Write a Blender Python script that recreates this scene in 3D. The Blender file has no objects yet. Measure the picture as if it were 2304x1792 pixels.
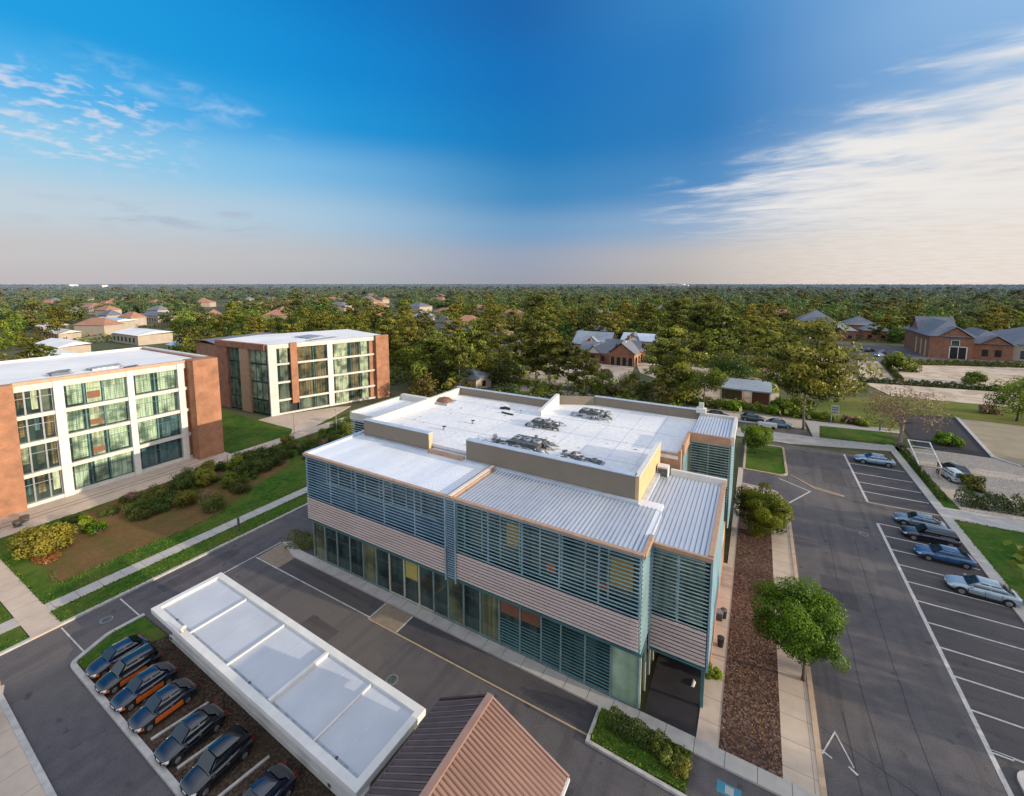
import bpy, math, random
import numpy as np
from mathutils import Vector, Matrix
R = math.radians
random.seed(7)
rng = np.random.default_rng(11)
scene = bpy.context.scene
col = scene.collection

# ------------------------------------------------------------------ helpers
def origin_of(o):
    v = Vector((0, 0, 0))
    while o is not None:
        v += o.location
        o = o.parent
    return v

def tag(o, label=None, cat=None, group=None, kind=None):
    if label: o['label'] = label
    if cat: o['category'] = cat
    if group: o['group'] = group
    if kind: o['kind'] = kind
    return o

def thing(name, loc, label, cat, group=None):
    o = bpy.data.objects.new(name, None)
    o.empty_display_size = 0.3
    o.location = loc
    col.objects.link(o)
    return tag(o, label, cat, group)

def link_mesh(name, me, mat, parent=None):
    o = bpy.data.objects.new(name, me)
    col.objects.link(o)
    if mat is not None: me.materials.append(mat)
    if parent is not None: o.parent = parent
    return o

class MB:
    """collects shapes in world coordinates; build() makes ONE mesh object"""
    def __init__(s): s.v = []; s.f = []
    def add(s, vs, fs):
        n = len(s.v); s.v += [tuple(p) for p in vs]; s.f += [tuple(i + n for i in f) for f in fs]; return s
    def box(s, x0, x1, y0, y1, z0, z1):
        if x0 > x1: x0, x1 = x1, x0
        if y0 > y1: y0, y1 = y1, y0
        return s.add([(x0,y0,z0),(x1,y0,z0),(x1,y1,z0),(x0,y1,z0),(x0,y0,z1),(x1,y0,z1),(x1,y1,z1),(x0,y1,z1)],
                     [(3,2,1,0),(4,5,6,7),(0,1,5,4),(1,2,6,5),(2,3,7,6),(3,0,4,7)])
    def bar(s, a, b, w, h, up=(0,0,1)):
        """box beam from a to b, w across, h along up"""
        a = Vector(a); b = Vector(b); d = (b - a).normalized(); u = Vector(up)
        sd = d.cross(u)
        if sd.length < 1e-5: sd = d.cross(Vector((1,0,0)))
        sd.normalize(); u = sd.cross(d).normalized()
        p = []
        for q in (a, b):
            for i, j in ((-1,-1),(1,-1),(1,1),(-1,1)):
                p.append(q + sd * (w/2*i) + u * (h/2*j))
        return s.add(p, [(0,1,2,3),(7,6,5,4),(1,0,4,5),(2,1,5,6),(3,2,6,7),(0,3,7,4)])
    def prism(s, poly, z0, z1):
        a = sum(poly[i][0]*poly[(i+1)%len(poly)][1] - poly[(i+1)%len(poly)][0]*poly[i][1] for i in range(len(poly)))
        if a < 0: poly = poly[::-1]
        n = len(poly)
        vs = [(p[0],p[1],z0) for p in poly] + [(p[0],p[1],z1) for p in poly]
        fs = [tuple(range(n-1,-1,-1)), tuple(range(n,2*n))]
        fs += [(i,(i+1)%n,n+(i+1)%n,n+i) for i in range(n)]
        return s.add(vs, fs)
    def sheet(s, poly, z):
        a = sum(poly[i][0]*poly[(i+1)%len(poly)][1] - poly[(i+1)%len(poly)][0]*poly[i][1] for i in range(len(poly)))
        if a < 0: poly = poly[::-1]
        return s.add([(p[0],p[1],z) for p in poly], [tuple(range(len(poly)))])
    def quad(s, a, b, c, d): return s.add([a,b,c,d], [(0,1,2,3)])
    def band(s, path, w, z0, z1, closed=False):
        """mitred strip along a path (kerbs, painted lines)"""
        P = [Vector((p[0],p[1])) for p in path]; n = len(P); L = []; Rr = []
        for i in range(n):
            if closed: d1 = (P[i]-P[i-1]).normalized(); d2 = (P[(i+1)%n]-P[i]).normalized()
            else:
                d1 = (P[i]-P[i-1]).normalized() if i > 0 else (P[1]-P[0]).normalized()
                d2 = (P[i+1]-P[i]).normalized() if i < n-1 else d1
            m = (d1+d2).normalized(); nn = Vector((-m.y, m.x)); k = 1/max(0.35, nn.dot(Vector((-d1.y,d1.x))))
            L.append(P[i]+nn*(w/2*k)); Rr.append(P[i]-nn*(w/2*k))
        vs = []
        for i in range(n):
            vs += [(L[i].x,L[i].y,z0),(Rr[i].x,Rr[i].y,z0),(Rr[i].x,Rr[i].y,z1),(L[i].x,L[i].y,z1)]
        fs = []
        m = n if closed else n-1
        for i in range(m):
            a = 4*i; b = 4*((i+1)%n)
            fs += [(a+2,b+2,b+3,a+3),(a+1,b+1,b+2,a+2),(b,a,a+3,b+3),(a,b,b+1,a+1)]
        if not closed: fs += [(0,1,2,3),(4*n-1,4*n-2,4*n-3,4*n-4)]
        return s.add(vs, fs)
    def tube(s, pts, rad, n=8):
        pts = [Vector(p) for p in pts]
        if not hasattr(rad, '__len__'): rad = [rad]*len(pts)
        base = len(s.v); vs = []; fs = []
        for i, p in enumerate(pts):
            d = (pts[min(i+1,len(pts)-1)] - pts[max(i-1,0)]).normalized()
            a = d.cross(Vector((0,0,1)))
            if a.length < 1e-3: a = Vector((1,0,0))
            a.normalize(); b = d.cross(a)
            for k in range(n):
                t = 2*math.pi*k/n
                vs.append(p + a*(math.cos(t)*rad[i]) + b*(math.sin(t)*rad[i]))
        for i in range(len(pts)-1):
            for k in range(n):
                fs.append((i*n+k, i*n+(k+1)%n, (i+1)*n+(k+1)%n, (i+1)*n+k))
        fs += [tuple(range(n-1,-1,-1)), tuple((len(pts)-1)*n+k for k in range(n))]
        return s.add(vs, fs)
    def build(s, name, mat, parent=None, label=None, smooth=False, bevel=0):
        o0 = origin_of(parent) if parent is not None else Vector((0,0,0))
        me = bpy.data.meshes.new(name)
        me.from_pydata([(p[0]-o0.x,p[1]-o0.y,p[2]-o0.z) for p in s.v], [], s.f)
        me.update()
        if smooth: me.shade_smooth()
        o = link_mesh(name, me, mat, parent)
        if label: o['label'] = label
        if bevel:
            b = o.modifiers.new('edge', 'BEVEL'); b.width = bevel; b.segments = 2; b.limit_method = 'ANGLE'
        return o

def struct(name, mb, mat, kind='structure'):
    return tag(mb.build(name, mat), kind=kind)

def solid(name, mb, mat, label, cat, group=None):
    return tag(mb.build(name, mat), label, cat, group)

def rounded(poly, rad, seg=7):
    out = []; n = len(poly)
    for i, p in enumerate(poly):
        r = rad[i] if hasattr(rad,'__len__') else rad
        P = Vector(p); a = (Vector(poly[i-1])-P); b = (Vector(poly[(i+1)%n])-P)
        if r <= 0: out.append(tuple(P)); continue
        a.normalize(); b.normalize()
        ang = a.angle(b); t = r/math.tan(ang/2); c = P+(a+b).normalized()*(r/math.sin(ang/2))
        s0 = P+a*t-c; s1 = P+b*t-c
        a0 = math.atan2(s0.y,s0.x); a1 = math.atan2(s1.y,s1.x); d = (a1-a0+math.pi)%(2*math.pi)-math.pi
        for k in range(seg+1):
            q = a0+d*k/seg; out.append((c.x+r*math.cos(q), c.y+r*math.sin(q)))
    return out

# ------------------------------------------------------------------ materials
def nodes_of(name):
    m = bpy.data.materials.new(name); m.use_nodes = True
    nt = m.node_tree; nt.nodes.clear()
    out = nt.nodes.new('ShaderNodeOutputMaterial'); b = nt.nodes.new('ShaderNodeBsdfPrincipled')
    nt.links.new(b.outputs[0], out.inputs[0])
    return m, nt, b

def N(nt, kind, **kw):
    n = nt.nodes.new(kind)
    for k, v in kw.items():
        if k.startswith('i_'): n.inputs[int(k[2:]) if k[2:].isdigit() else k[2:].replace('_',' ')].default_value = v
        else: setattr(n, k, v)
    return n

def c4(c): return (c[0], c[1], c[2], 1)

def mat(name, c1, c2=None, scale=3.0, detail=6, rough=0.8, metal=0.0, spec=0.4, bump=0.0, bscale=None,
        c3=None, scale3=0.25, f3=0.5, stretch=None, contrast=(0.35,0.65)):
    """principled surface, two colours mixed by world-space noise, a third in large patches, optional bump"""
    m, nt, b = nodes_of(name); L = nt.links
    b.inputs['Roughness'].default_value = rough; b.inputs['Metallic'].default_value = metal
    b.inputs['Specular IOR Level'].default_value = spec
    if c2 is None: c2 = tuple(x*0.82 for x in c1)
    pos = N(nt,'ShaderNodeNewGeometry').outputs['Position']
    if stretch:
        mp = N(nt,'ShaderNodeMapping'); mp.inputs['Scale'].default_value = stretch; L.new(pos, mp.inputs[0]); pos = mp.outputs[0]
    n1 = N(nt,'ShaderNodeTexNoise'); n1.inputs['Scale'].default_value = scale; n1.inputs['Detail'].default_value = detail
    L.new(pos, n1.inputs['Vector'])
    mr = N(nt,'ShaderNodeMapRange'); mr.inputs[1].default_value = contrast[0]; mr.inputs[2].default_value = contrast[1]
    L.new(n1.outputs[0], mr.inputs[0])
    mx = N(nt,'ShaderNodeMix', data_type='RGBA'); mx.inputs[6].default_value = c4(c1); mx.inputs[7].default_value = c4(c2)
    L.new(mr.outputs[0], mx.inputs[0]); colr = mx.outputs[2]
    if c3 is not None:
        n2 = N(nt,'ShaderNodeTexNoise'); n2.inputs['Scale'].default_value = scale3; n2.inputs['Detail'].default_value = 4
        L.new(pos, n2.inputs['Vector'])
        m2 = N(nt,'ShaderNodeMapRange'); m2.inputs[1].default_value = 0.42; m2.inputs[2].default_value = 0.68; m2.inputs[4].default_value = f3
        L.new(n2.outputs[0], m2.inputs[0])
        x2 = N(nt,'ShaderNodeMix', data_type='RGBA'); x2.inputs[7].default_value = c4(c3)
        L.new(m2.outputs[0], x2.inputs[0]); L.new(colr, x2.inputs[6]); colr = x2.outputs[2]
    L.new(colr, b.inputs['Base Color'])
    if bump:
        n3 = N(nt,'ShaderNodeTexNoise'); n3.inputs['Scale'].default_value = bscale or scale*3; n3.inputs['Detail'].default_value = 4
        L.new(pos, n3.inputs['Vector'])
        bp = N(nt,'ShaderNodeBump'); bp.inputs['Strength'].default_value = bump; bp.inputs['Distance'].default_value = 0.05
        L.new(n3.outputs[0], bp.inputs['Height']); L.new(bp.outputs[0], b.inputs['Normal'])
    return m

def speckle_mat(name, cols, scale, rough=0.95, bump=0.6, big=None):
    """loose pieces: voronoi cells each with its own colour (mulch, gravel)"""
    m, nt, b = nodes_of(name); L = nt.links
    pos = N(nt,'ShaderNodeNewGeometry').outputs['Position']
    v = N(nt,'ShaderNodeTexVoronoi'); v.inputs['Scale'].default_value = scale; L.new(pos, v.inputs['Vector'])
    sp = N(nt,'ShaderNodeSeparateColor'); L.new(v.outputs['Color'], sp.inputs[0])
    rp = N(nt,'ShaderNodeValToRGB'); e = rp.color_ramp.elements
    rp.color_ramp.interpolation = 'CONSTANT'
    while len(e) < len(cols): e.new(0.5)
    for i, c in enumerate(cols): e[i].position = i/len(cols); e[i].color = c4(c)
    L.new(sp.outputs[0], rp.inputs[0]); colr = rp.outputs[0]
    n2 = N(nt,'ShaderNodeTexNoise'); n2.inputs['Scale'].default_value = 0.35; n2.inputs['Detail'].default_value = 5; L.new(pos, n2.inputs['Vector'])
    m2 = N(nt,'ShaderNodeMapRange'); m2.inputs[1].default_value=.35; m2.inputs[2].default_value=.7; m2.inputs[3].default_value = 0.0; m2.inputs[4].default_value = 0.6
    L.new(n2.outputs[0], m2.inputs[0])
    x2 = N(nt,'ShaderNodeMix', data_type='RGBA'); x2.inputs[7].default_value = c4(big or cols[0])
    L.new(m2.outputs[0], x2.inputs[0]); L.new(colr, x2.inputs[6])
    L.new(x2.outputs[2], b.inputs['Base Color']); b.inputs['Roughness'].default_value = rough; b.inputs['Specular IOR Level'].default_value = .2
    bp = N(nt,'ShaderNodeBump'); bp.inputs['Strength'].default_value = bump; bp.inputs['Distance'].default_value = 0.04
    L.new(v.outputs['Distance'], bp.inputs['Height']); L.new(bp.outputs[0], b.inputs['Normal'])
    return m

def brick_mat(name, c1, c2, mortar, axis, size=0.6):
    """running-bond brickwork; axis 0: wall faces +-y, 1: wall faces +-x"""
    m, nt, b = nodes_of(name); L = nt.links
    pos = N(nt,'ShaderNodeNewGeometry').outputs['Position']
    s = N(nt,'ShaderNodeSeparateXYZ'); L.new(pos, s.inputs[0])
    cb = N(nt,'ShaderNodeCombineXYZ'); L.new(s.outputs[1 if axis else 0], cb.inputs[0]); L.new(s.outputs[2], cb.inputs[1])
    br = N(nt,'ShaderNodeTexBrick'); br.inputs['Color1'].default_value = c4(c1); br.inputs['Color2'].default_value = c4(c2)
    br.inputs['Mortar'].default_value = c4(mortar); br.inputs['Scale'].default_value = 1/size
    br.inputs['Mortar Size'].default_value = .03; br.inputs['Brick Width'].default_value = .5; br.inputs['Row Height'].default_value = .22
    L.new(cb.outputs[0], br.inputs['Vector'])
    n = N(nt,'ShaderNodeTexNoise'); n.inputs['Scale'].default_value = .8; n.inputs['Detail'].default_value = 6; L.new(pos, n.inputs['Vector'])
    mr = N(nt,'ShaderNodeMapRange'); mr.inputs[1].default_value=.3; mr.inputs[2].default_value=.7; mr.inputs[3].default_value=.74; mr.inputs[4].default_value=1.18
    L.new(n.outputs[0], mr.inputs[0])
    h = N(nt,'ShaderNodeHueSaturation'); L.new(br.outputs[0], h.inputs['Color']); L.new(mr.outputs[0], h.inputs['Value'])
    L.new(h.outputs[0], b.inputs['Base Color']); b.inputs['Roughness'].default_value = .85
    bp = N(nt,'ShaderNodeBump'); bp.inputs['Strength'].default_value=.3; bp.inputs['Distance'].default_value=.02; bp.invert = True
    L.new(br.outputs['Fac'], bp.inputs['Height']); L.new(bp.outputs[0], b.inputs['Normal'])
    return m

def glass_mat(name, dark, light, axis=0, fold=4.0, amount=.5, grid=0.0, rough=.06, levels=None):
    """window glass seen from outside in daylight: reflective, with curtains, room and painted reflections as broad vertical folds,
    blinds as a fine grid; broken up by noise so that no two panes match"""
    m, nt, b = nodes_of(name); L = nt.links
    pos = N(nt,'ShaderNodeNewGeometry').outputs['Position']
    s = N(nt,'ShaderNodeSeparateXYZ'); L.new(pos, s.inputs[0])
    u = s.outputs[1 if axis else 0]
    n0 = N(nt,'ShaderNodeTexNoise'); n0.inputs['Scale'].default_value = .55; n0.inputs['Detail'].default_value = 3; L.new(pos, n0.inputs['Vector'])
    cbx = N(nt,'ShaderNodeCombineXYZ'); L.new(u, cbx.inputs[0])
    mz = N(nt,'ShaderNodeMath', operation='MULTIPLY'); mz.inputs[1].default_value = .04; L.new(s.outputs[2], mz.inputs[0]); L.new(mz.outputs[0], cbx.inputs[1])
    n1 = N(nt,'ShaderNodeTexNoise'); n1.inputs['Scale'].default_value = fold; n1.inputs['Detail'].default_value = 2; L.new(cbx.outputs[0], n1.inputs['Vector'])
    mr = N(nt,'ShaderNodeMapRange'); mr.inputs[1].default_value=.38; mr.inputs[2].default_value=.62; L.new(n1.outputs[0], mr.inputs[0])
    m0 = N(nt,'ShaderNodeMapRange'); m0.inputs[1].default_value=.36; m0.inputs[2].default_value=.56; m0.inputs[4].default_value = amount; m0.inputs[3].default_value = amount*.15; L.new(n0.outputs[0], m0.inputs[0])
    a = N(nt,'ShaderNodeMath', operation='MULTIPLY_ADD'); a.inputs[1].default_value=.6; a.inputs[2].default_value=.4; L.new(mr.outputs[0], a.inputs[0])
    f = N(nt,'ShaderNodeMath', operation='MULTIPLY'); L.new(a.outputs[0], f.inputs[0]); L.new(m0.outputs[0], f.inputs[1])
    fac = f.outputs[0]
    if grid:
        cb2 = N(nt,'ShaderNodeCombineXYZ'); L.new(u, cb2.inputs[0]); L.new(s.outputs[2], cb2.inputs[1])
        br = N(nt,'ShaderNodeTexBrick'); br.offset = 0; br.inputs['Color1'].default_value=(1,1,1,1); br.inputs['Color2'].default_value=(.86,.86,.86,1); br.inputs['Mortar'].default_value=(.3,.3,.3,1)
        br.inputs['Scale'].default_value = 1; br.inputs['Brick Width'].default_value = grid; br.inputs['Row Height'].default_value = grid*.8; br.inputs['Mortar Size'].default_value = grid*.06
        L.new(cb2.outputs[0], br.inputs['Vector'])
        g = N(nt,'ShaderNodeMath', operation='MULTIPLY'); L.new(fac, g.inputs[0]); L.new(br.outputs[0], g.inputs[1]); fac = g.outputs[0]
    mx = N(nt,'ShaderNodeMix', data_type='RGBA'); mx.inputs[6].default_value = c4(dark); mx.inputs[7].default_value = c4(light)
    L.new(fac, mx.inputs[0]); L.new(mx.outputs[2], b.inputs['Base Color'])
    b.inputs['Roughness'].default_value = rough; b.inputs['Specular IOR Level'].default_value = .7
    n3 = N(nt,'ShaderNodeTexNoise'); n3.inputs['Scale'].default_value = .9; L.new(pos, n3.inputs['Vector'])
    bp = N(nt,'ShaderNodeBump'); bp.inputs['Strength'].default_value=.06; bp.inputs['Distance'].default_value=.1; L.new(n3.outputs[0], bp.inputs['Height']); L.new(bp.outputs[0], b.inputs['Normal'])
    return m

def leaf_mat(name, dark, light, autumn=None, trans=.26, haze=0.0):
    """foliage: per-leaf tint attribute, per-tree random shift, translucent"""
    m = bpy.data.materials.new(name); m.use_nodes = True; nt = m.node_tree; nt.nodes.clear(); L = nt.links
    out = N(nt,'ShaderNodeOutputMaterial')
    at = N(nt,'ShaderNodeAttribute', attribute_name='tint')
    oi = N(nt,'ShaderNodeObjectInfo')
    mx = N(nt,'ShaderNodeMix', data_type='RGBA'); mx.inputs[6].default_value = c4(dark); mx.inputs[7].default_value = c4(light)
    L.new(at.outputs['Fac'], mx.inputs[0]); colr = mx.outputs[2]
    hs = N(nt,'ShaderNodeHueSaturation')
    h = N(nt,'ShaderNodeMapRange'); h.inputs[3].default_value = .455; h.inputs[4].default_value = .525; L.new(oi.outputs['Random'], h.inputs[0]); L.new(h.outputs[0], hs.inputs['Hue'])
    w = N(nt,'ShaderNodeTexWhiteNoise', noise_dimensions='1D'); L.new(oi.outputs['Random'], w.inputs['W'])
    v = N(nt,'ShaderNodeMapRange'); v.inputs[3].default_value = .62; v.inputs[4].default_value = 1.42; L.new(w.outputs[0], v.inputs[0]); L.new(v.outputs[0], hs.inputs['Value'])
    L.new(colr, hs.inputs['Color']); colr = hs.outputs[0]
    if haze:  # aerial haze mixed into the leaf colour by distance from the origin
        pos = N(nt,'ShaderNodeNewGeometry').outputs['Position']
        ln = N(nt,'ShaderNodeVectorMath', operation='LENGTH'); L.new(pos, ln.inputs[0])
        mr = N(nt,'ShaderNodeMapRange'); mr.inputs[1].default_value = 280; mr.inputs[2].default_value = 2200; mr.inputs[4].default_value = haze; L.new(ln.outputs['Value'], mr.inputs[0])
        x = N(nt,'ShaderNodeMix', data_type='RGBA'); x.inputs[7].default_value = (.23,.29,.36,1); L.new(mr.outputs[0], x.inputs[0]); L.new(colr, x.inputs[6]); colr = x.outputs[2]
    d = N(nt,'ShaderNodeBsdfDiffuse'); t = N(nt,'ShaderNodeBsdfTranslucent'); g = N(nt,'ShaderNodeBsdfGlossy'); g.inputs['Roughness'].default_value = .45
    L.new(colr, d.inputs[0]); L.new(colr, t.inputs[0]); g.inputs[0].default_value = (.5,.5,.5,1)
    s1 = N(nt,'ShaderNodeMixShader'); s1.inputs[0].default_value = trans; L.new(d.outputs[0], s1.inputs[1]); L.new(t.outputs[0], s1.inputs[2])
    s2 = N(nt,'ShaderNodeMixShader'); s2.inputs[0].default_value = .04; L.new(s1.outputs[0], s2.inputs[1]); L.new(g.outputs[0], s2.inputs[2])
    L.new(s2.outputs[0], out.inputs[0])
    return m

def metal_paint(name, c, rough=.18, coat=1.0, metal=.0):
    m, nt, b = nodes_of(name)
    b.inputs['Roughness'].default_value = rough; b.inputs['Metallic'].default_value = metal
    b.inputs['Coat Weight'].default_value = coat; b.inputs['Coat Roughness'].default_value = .04
    n = N(nt,'ShaderNodeTexNoise'); n.inputs['Scale'].default_value = 2.5; n.inputs['Detail'].default_value = 6
    nt.links.new(N(nt,'ShaderNodeNewGeometry').outputs['Position'], n.inputs['Vector'])
    mx = N(nt,'ShaderNodeMix', data_type='RGBA'); mx.inputs[6].default_value = c4(c); mx.inputs[7].default_value = c4([x*.8+.004 for x in c])
    nt.links.new(n.outputs[0], mx.inputs[0]); nt.links.new(mx.outputs[2], b.inputs['Base Color'])
    return m

def asphalt_mat(name, c1, c2, warm, crack=1.0, streak=(1.2,.07,1)):
    """worn asphalt: aggregate grain, broad warm and cool patches, wheel-track streaks, hairline cracks, oil spots"""
    m, nt, b = nodes_of(name); L = nt.links
    pos = N(nt,'ShaderNodeNewGeometry').outputs['Position']
    def noise(sc, det, vec=None, lo=.35, hi=.65, a=0., z=1.):
        n = N(nt,'ShaderNodeTexNoise'); n.inputs['Scale'].default_value=sc; n.inputs['Detail'].default_value=det; L.new(vec or pos, n.inputs['Vector'])
        r = N(nt,'ShaderNodeMapRange'); r.inputs[1].default_value=lo; r.inputs[2].default_value=hi; r.inputs[3].default_value=a; r.inputs[4].default_value=z; L.new(n.outputs[0], r.inputs[0]); return r.outputs[0]
    def mixn(f, a, c, mode='MIX'):
        x = N(nt,'ShaderNodeMix', data_type='RGBA', blend_type=mode)
        if isinstance(f,float): x.inputs[0].default_value=f
        else: L.new(f,x.inputs[0])
        for i,q in ((6,a),(7,c)):
            if isinstance(q,tuple): x.inputs[i].default_value=c4(q)
            else: L.new(q,x.inputs[i])
        return x.outputs[2]
    colr = mixn(noise(1.1,8), c1, c2)
    colr = mixn(noise(.085,5,lo=.42,hi=.62,z=.85), colr, warm)
    mp = N(nt,'ShaderNodeMapping'); mp.inputs['Scale'].default_value = streak; L.new(pos,mp.inputs[0])
    colr = mixn(noise(1.0,4,mp.outputs[0],.50,.68,0,.38), colr, tuple(q*.55 for q in c1))
    colr = mixn(noise(.9,2,lo=.66,hi=.74,z=.6), colr, tuple(q*.4 for q in c1))
    gr = N(nt,'ShaderNodeTexNoise'); gr.inputs['Scale'].default_value=16; gr.inputs['Detail'].default_value=3; L.new(pos,gr.inputs['Vector'])
    g2 = N(nt,'ShaderNodeMapRange'); g2.inputs[1].default_value=.3; g2.inputs[2].default_value=.7; g2.inputs[3].default_value=.72; g2.inputs[4].default_value=1.28; L.new(gr.outputs[0],g2.inputs[0])
    h = N(nt,'ShaderNodeHueSaturation'); L.new(colr,h.inputs['Color']); L.new(g2.outputs[0],h.inputs['Value']); colr = h.outputs[0]
    if crack:
        ds = N(nt,'ShaderNodeTexNoise'); ds.inputs['Scale'].default_value=.8; L.new(pos,ds.inputs['Vector'])
        ad = N(nt,'ShaderNodeVectorMath', operation='ADD'); L.new(pos,ad.inputs[0]); L.new(ds.outputs['Color'],ad.inputs[1])
        v = N(nt,'ShaderNodeTexVoronoi', feature='DISTANCE_TO_EDGE'); v.inputs['Scale'].default_value=.22; L.new(ad.outputs[0],v.inputs['Vector'])
        r = N(nt,'ShaderNodeMapRange'); r.inputs[1].default_value=.002; r.inputs[2].default_value=.007; r.inputs[3].default_value=.38*crack; r.inputs[4].default_value=0; L.new(v.outputs[0],r.inputs[0])
        k = N(nt,'ShaderNodeMath', operation='MULTIPLY'); L.new(r.outputs[0],k.inputs[0]); L.new(noise(.11,2,lo=.52,hi=.64),k.inputs[1])
        colr = mixn(k.outputs[0], colr, tuple(q*.3 for q in c1))
    L.new(colr,b.inputs['Base Color']); b.inputs['Roughness'].default_value=.85; b.inputs['Specular IOR Level'].default_value=.3
    bp = N(nt,'ShaderNodeBump'); bp.inputs['Strength'].default_value=.3; bp.inputs['Distance'].default_value=.02; L.new(gr.outputs[0],bp.inputs['Height']); L.new(bp.outputs[0],b.inputs['Normal'])
    return m

M = {}
M['ground'] = mat('ground_soil', (.075,.072,.028), (.12,.10,.05), scale=.08, rough=.95, c3=(.045,.07,.02), scale3=.02, f3=.9, bump=.3, bscale=1)
M['asphalt'] = asphalt_mat('asphalt', (.078,.073,.082), (.100,.093,.099), (.132,.116,.108))
M['asphalt_dark'] = asphalt_mat('asphalt_new', (.056,.053,.060), (.073,.068,.074), (.098,.085,.081), .6, (.07,1.2,1))
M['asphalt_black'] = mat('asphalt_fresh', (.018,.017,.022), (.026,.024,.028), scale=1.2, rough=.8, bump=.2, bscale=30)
M['concrete'] = mat('concrete_walk', (.42,.40,.38), (.34,.325,.31), scale=1.6, rough=.9, c3=(.46,.42,.37), scale3=.12, f3=.7, bump=.15, bscale=12)
M['concrete_warm'] = mat('concrete_tan', (.50,.40,.32), (.42,.34,.28), scale=1.2, rough=.9, c3=(.55,.45,.36), scale3=.2, f3=.6, bump=.12, bscale=12)
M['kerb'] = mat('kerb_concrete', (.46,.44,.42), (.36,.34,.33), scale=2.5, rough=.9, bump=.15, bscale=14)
M['kerb_warm'] = mat('kerb_sunlit', (.50,.36,.25), (.40,.29,.21), scale=2.5, rough=.9, bump=.15, bscale=14)  # kerb concrete with warm sunlight put into its colour; also frame timber
M['paint'] = mat('road_paint', (.50,.48,.455), (.33,.315,.30), scale=3.0, rough=.75, contrast=(.45,.75))
M['paint_yellow'] = mat('road_paint_ochre', (.46,.34,.19), (.30,.24,.17), scale=3.0, rough=.75, contrast=(.4,.75))
M['paint_blue'] = mat('road_paint_blue', (.03,.22,.33), (.06,.2,.28), scale=5.0, rough=.7)
M['tan_pave'] = mat('tan_paver', (.26,.20,.145), (.21,.165,.125), scale=2.5, rough=.9, bump=.1)
M['grass'] = mat('lawn_grass', (.022,.072,.007), (.06,.125,.012), scale=1.6, detail=12, rough=.95, spec=.15, c3=(.10,.125,.022), scale3=.28, f3=.85, bump=.9, bscale=22)
M['grass_dry'] = mat('rough_grass', (.085,.125,.015), (.13,.15,.03), scale=.8, detail=9, rough=.95, spec=.15, c3=(.19,.17,.04), scale3=.12, f3=.7, bump=.8, bscale=16)
M['soil'] = mat('bare_bed', (.13,.075,.032), (.17,.10,.045), scale=3.0, detail=9, rough=.97, spec=.1, c3=(.085,.085,.02), scale3=.35, f3=.75, bump=.7, bscale=14)
M['mulch'] = speckle_mat('bark_mulch', [(.05,.026,.019),(.09,.05,.036),(.14,.08,.055),(.032,.02,.02),(.11,.065,.05),(.2,.13,.09)], 9.0, big=(.075,.042,.034))
M['mulch_dark'] = speckle_mat('island_mulch', [(.04,.026,.018),(.075,.05,.035),(.10,.07,.05),(.026,.02,.015)], 10.0, big=(.06,.042,.03))
M['gravel'] = speckle_mat('pale_gravel', [(.34,.29,.24),(.42,.36,.30),(.26,.22,.19),(.46,.41,.35)], 8.0, big=(.40,.34,.28), bump=.3)
M['gravel_far'] = speckle_mat('sandy_gravel', [(.46,.36,.27),(.52,.42,.32),(.36,.28,.21),(.55,.46,.36)], .45, big=(.48,.38,.29), bump=.3)
M['tan_lot'] = mat('sandy_lot', (.24,.20,.135), (.30,.25,.17), scale=.4, rough=.95, bump=.2)
M['white'] = mat('white_paint', (.68,.665,.635), (.60,.585,.56), scale=1.2, rough=.6, c3=(.52,.505,.48), scale3=.5, f3=.4)
M['cream'] = mat('cream_panel', (.63,.61,.56), (.55,.53,.49), scale=1.0, rough=.6, c3=(.47,.455,.42), scale3=.4, f3=.6)
M['roof_white'] = mat('white_membrane', (.80,.79,.785), (.66,.655,.665), scale=2.6, detail=10, rough=.7, c3=(.54,.57,.635), scale3=.15, f3=.7, bump=.3, bscale=3.5)
M['roof_white_far'] = mat('white_roofing', (.80,.78,.77), (.74,.72,.72), scale=.5, detail=8, rough=.7, c3=(.60,.60,.62), scale3=.12, f3=.6, bump=.1, bscale=2)
M['roof_metal'] = mat('galvanised_roof', (.80,.82,.86), (.68,.71,.77), scale=.8, rough=.5, metal=.1, stretch=(1,.15,1), c3=(.55,.60,.69), scale3=.25, f3=.6)
M['roof_rib'] = mat('roof_seam_metal', (.27,.30,.36), (.20,.225,.28), scale=1.0, rough=.5, metal=.3)
M['roof_blue'] = mat('carport_membrane', (.50,.525,.575), (.45,.475,.53), scale=.5, detail=8, rough=.6, c3=(.40,.415,.45), scale3=.28, f3=.65, bump=.1, bscale=3)
M['flash'] = mat('metal_flashing', (.60,.66,.74), (.50,.56,.64), scale=1.5, rough=.4, metal=.35)
M['copper'] = mat('copper_edge', (.50,.32,.21), (.40,.25,.17), scale=2, rough=.55, metal=.2)
M['taupe'] = mat('taupe_render', (.235,.195,.15), (.215,.178,.138), scale=.9, rough=.85, c3=(.19,.16,.125), scale3=.25, f3=.5, bump=.06, bscale=14)
M['ochre'] = mat('ochre_render', (.58,.42,.23), (.52,.38,.21), scale=.9, rough=.85, bump=.06, bscale=14)  # also the lit copy of taupe: sunlight put into east parapet colour
M['louvre'] = mat('louvre_steel', (.33,.46,.56), (.22,.34,.44), scale=.7, rough=.38, metal=.35, c3=(.36,.50,.56), scale3=.25, f3=.6)
M['louvre_side'] = mat('louvre_pale', (.36,.50,.51), (.22,.36,.39), scale=.7, rough=.4, metal=.3, c3=(.28,.42,.46), scale3=.3, f3=.6)
M['louvre_teal'] = mat('louvre_teal', (.07,.20,.21), (.045,.14,.155), scale=.8, rough=.4, metal=.3, c3=(.11,.24,.25), scale3=.4, f3=.5)
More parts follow.
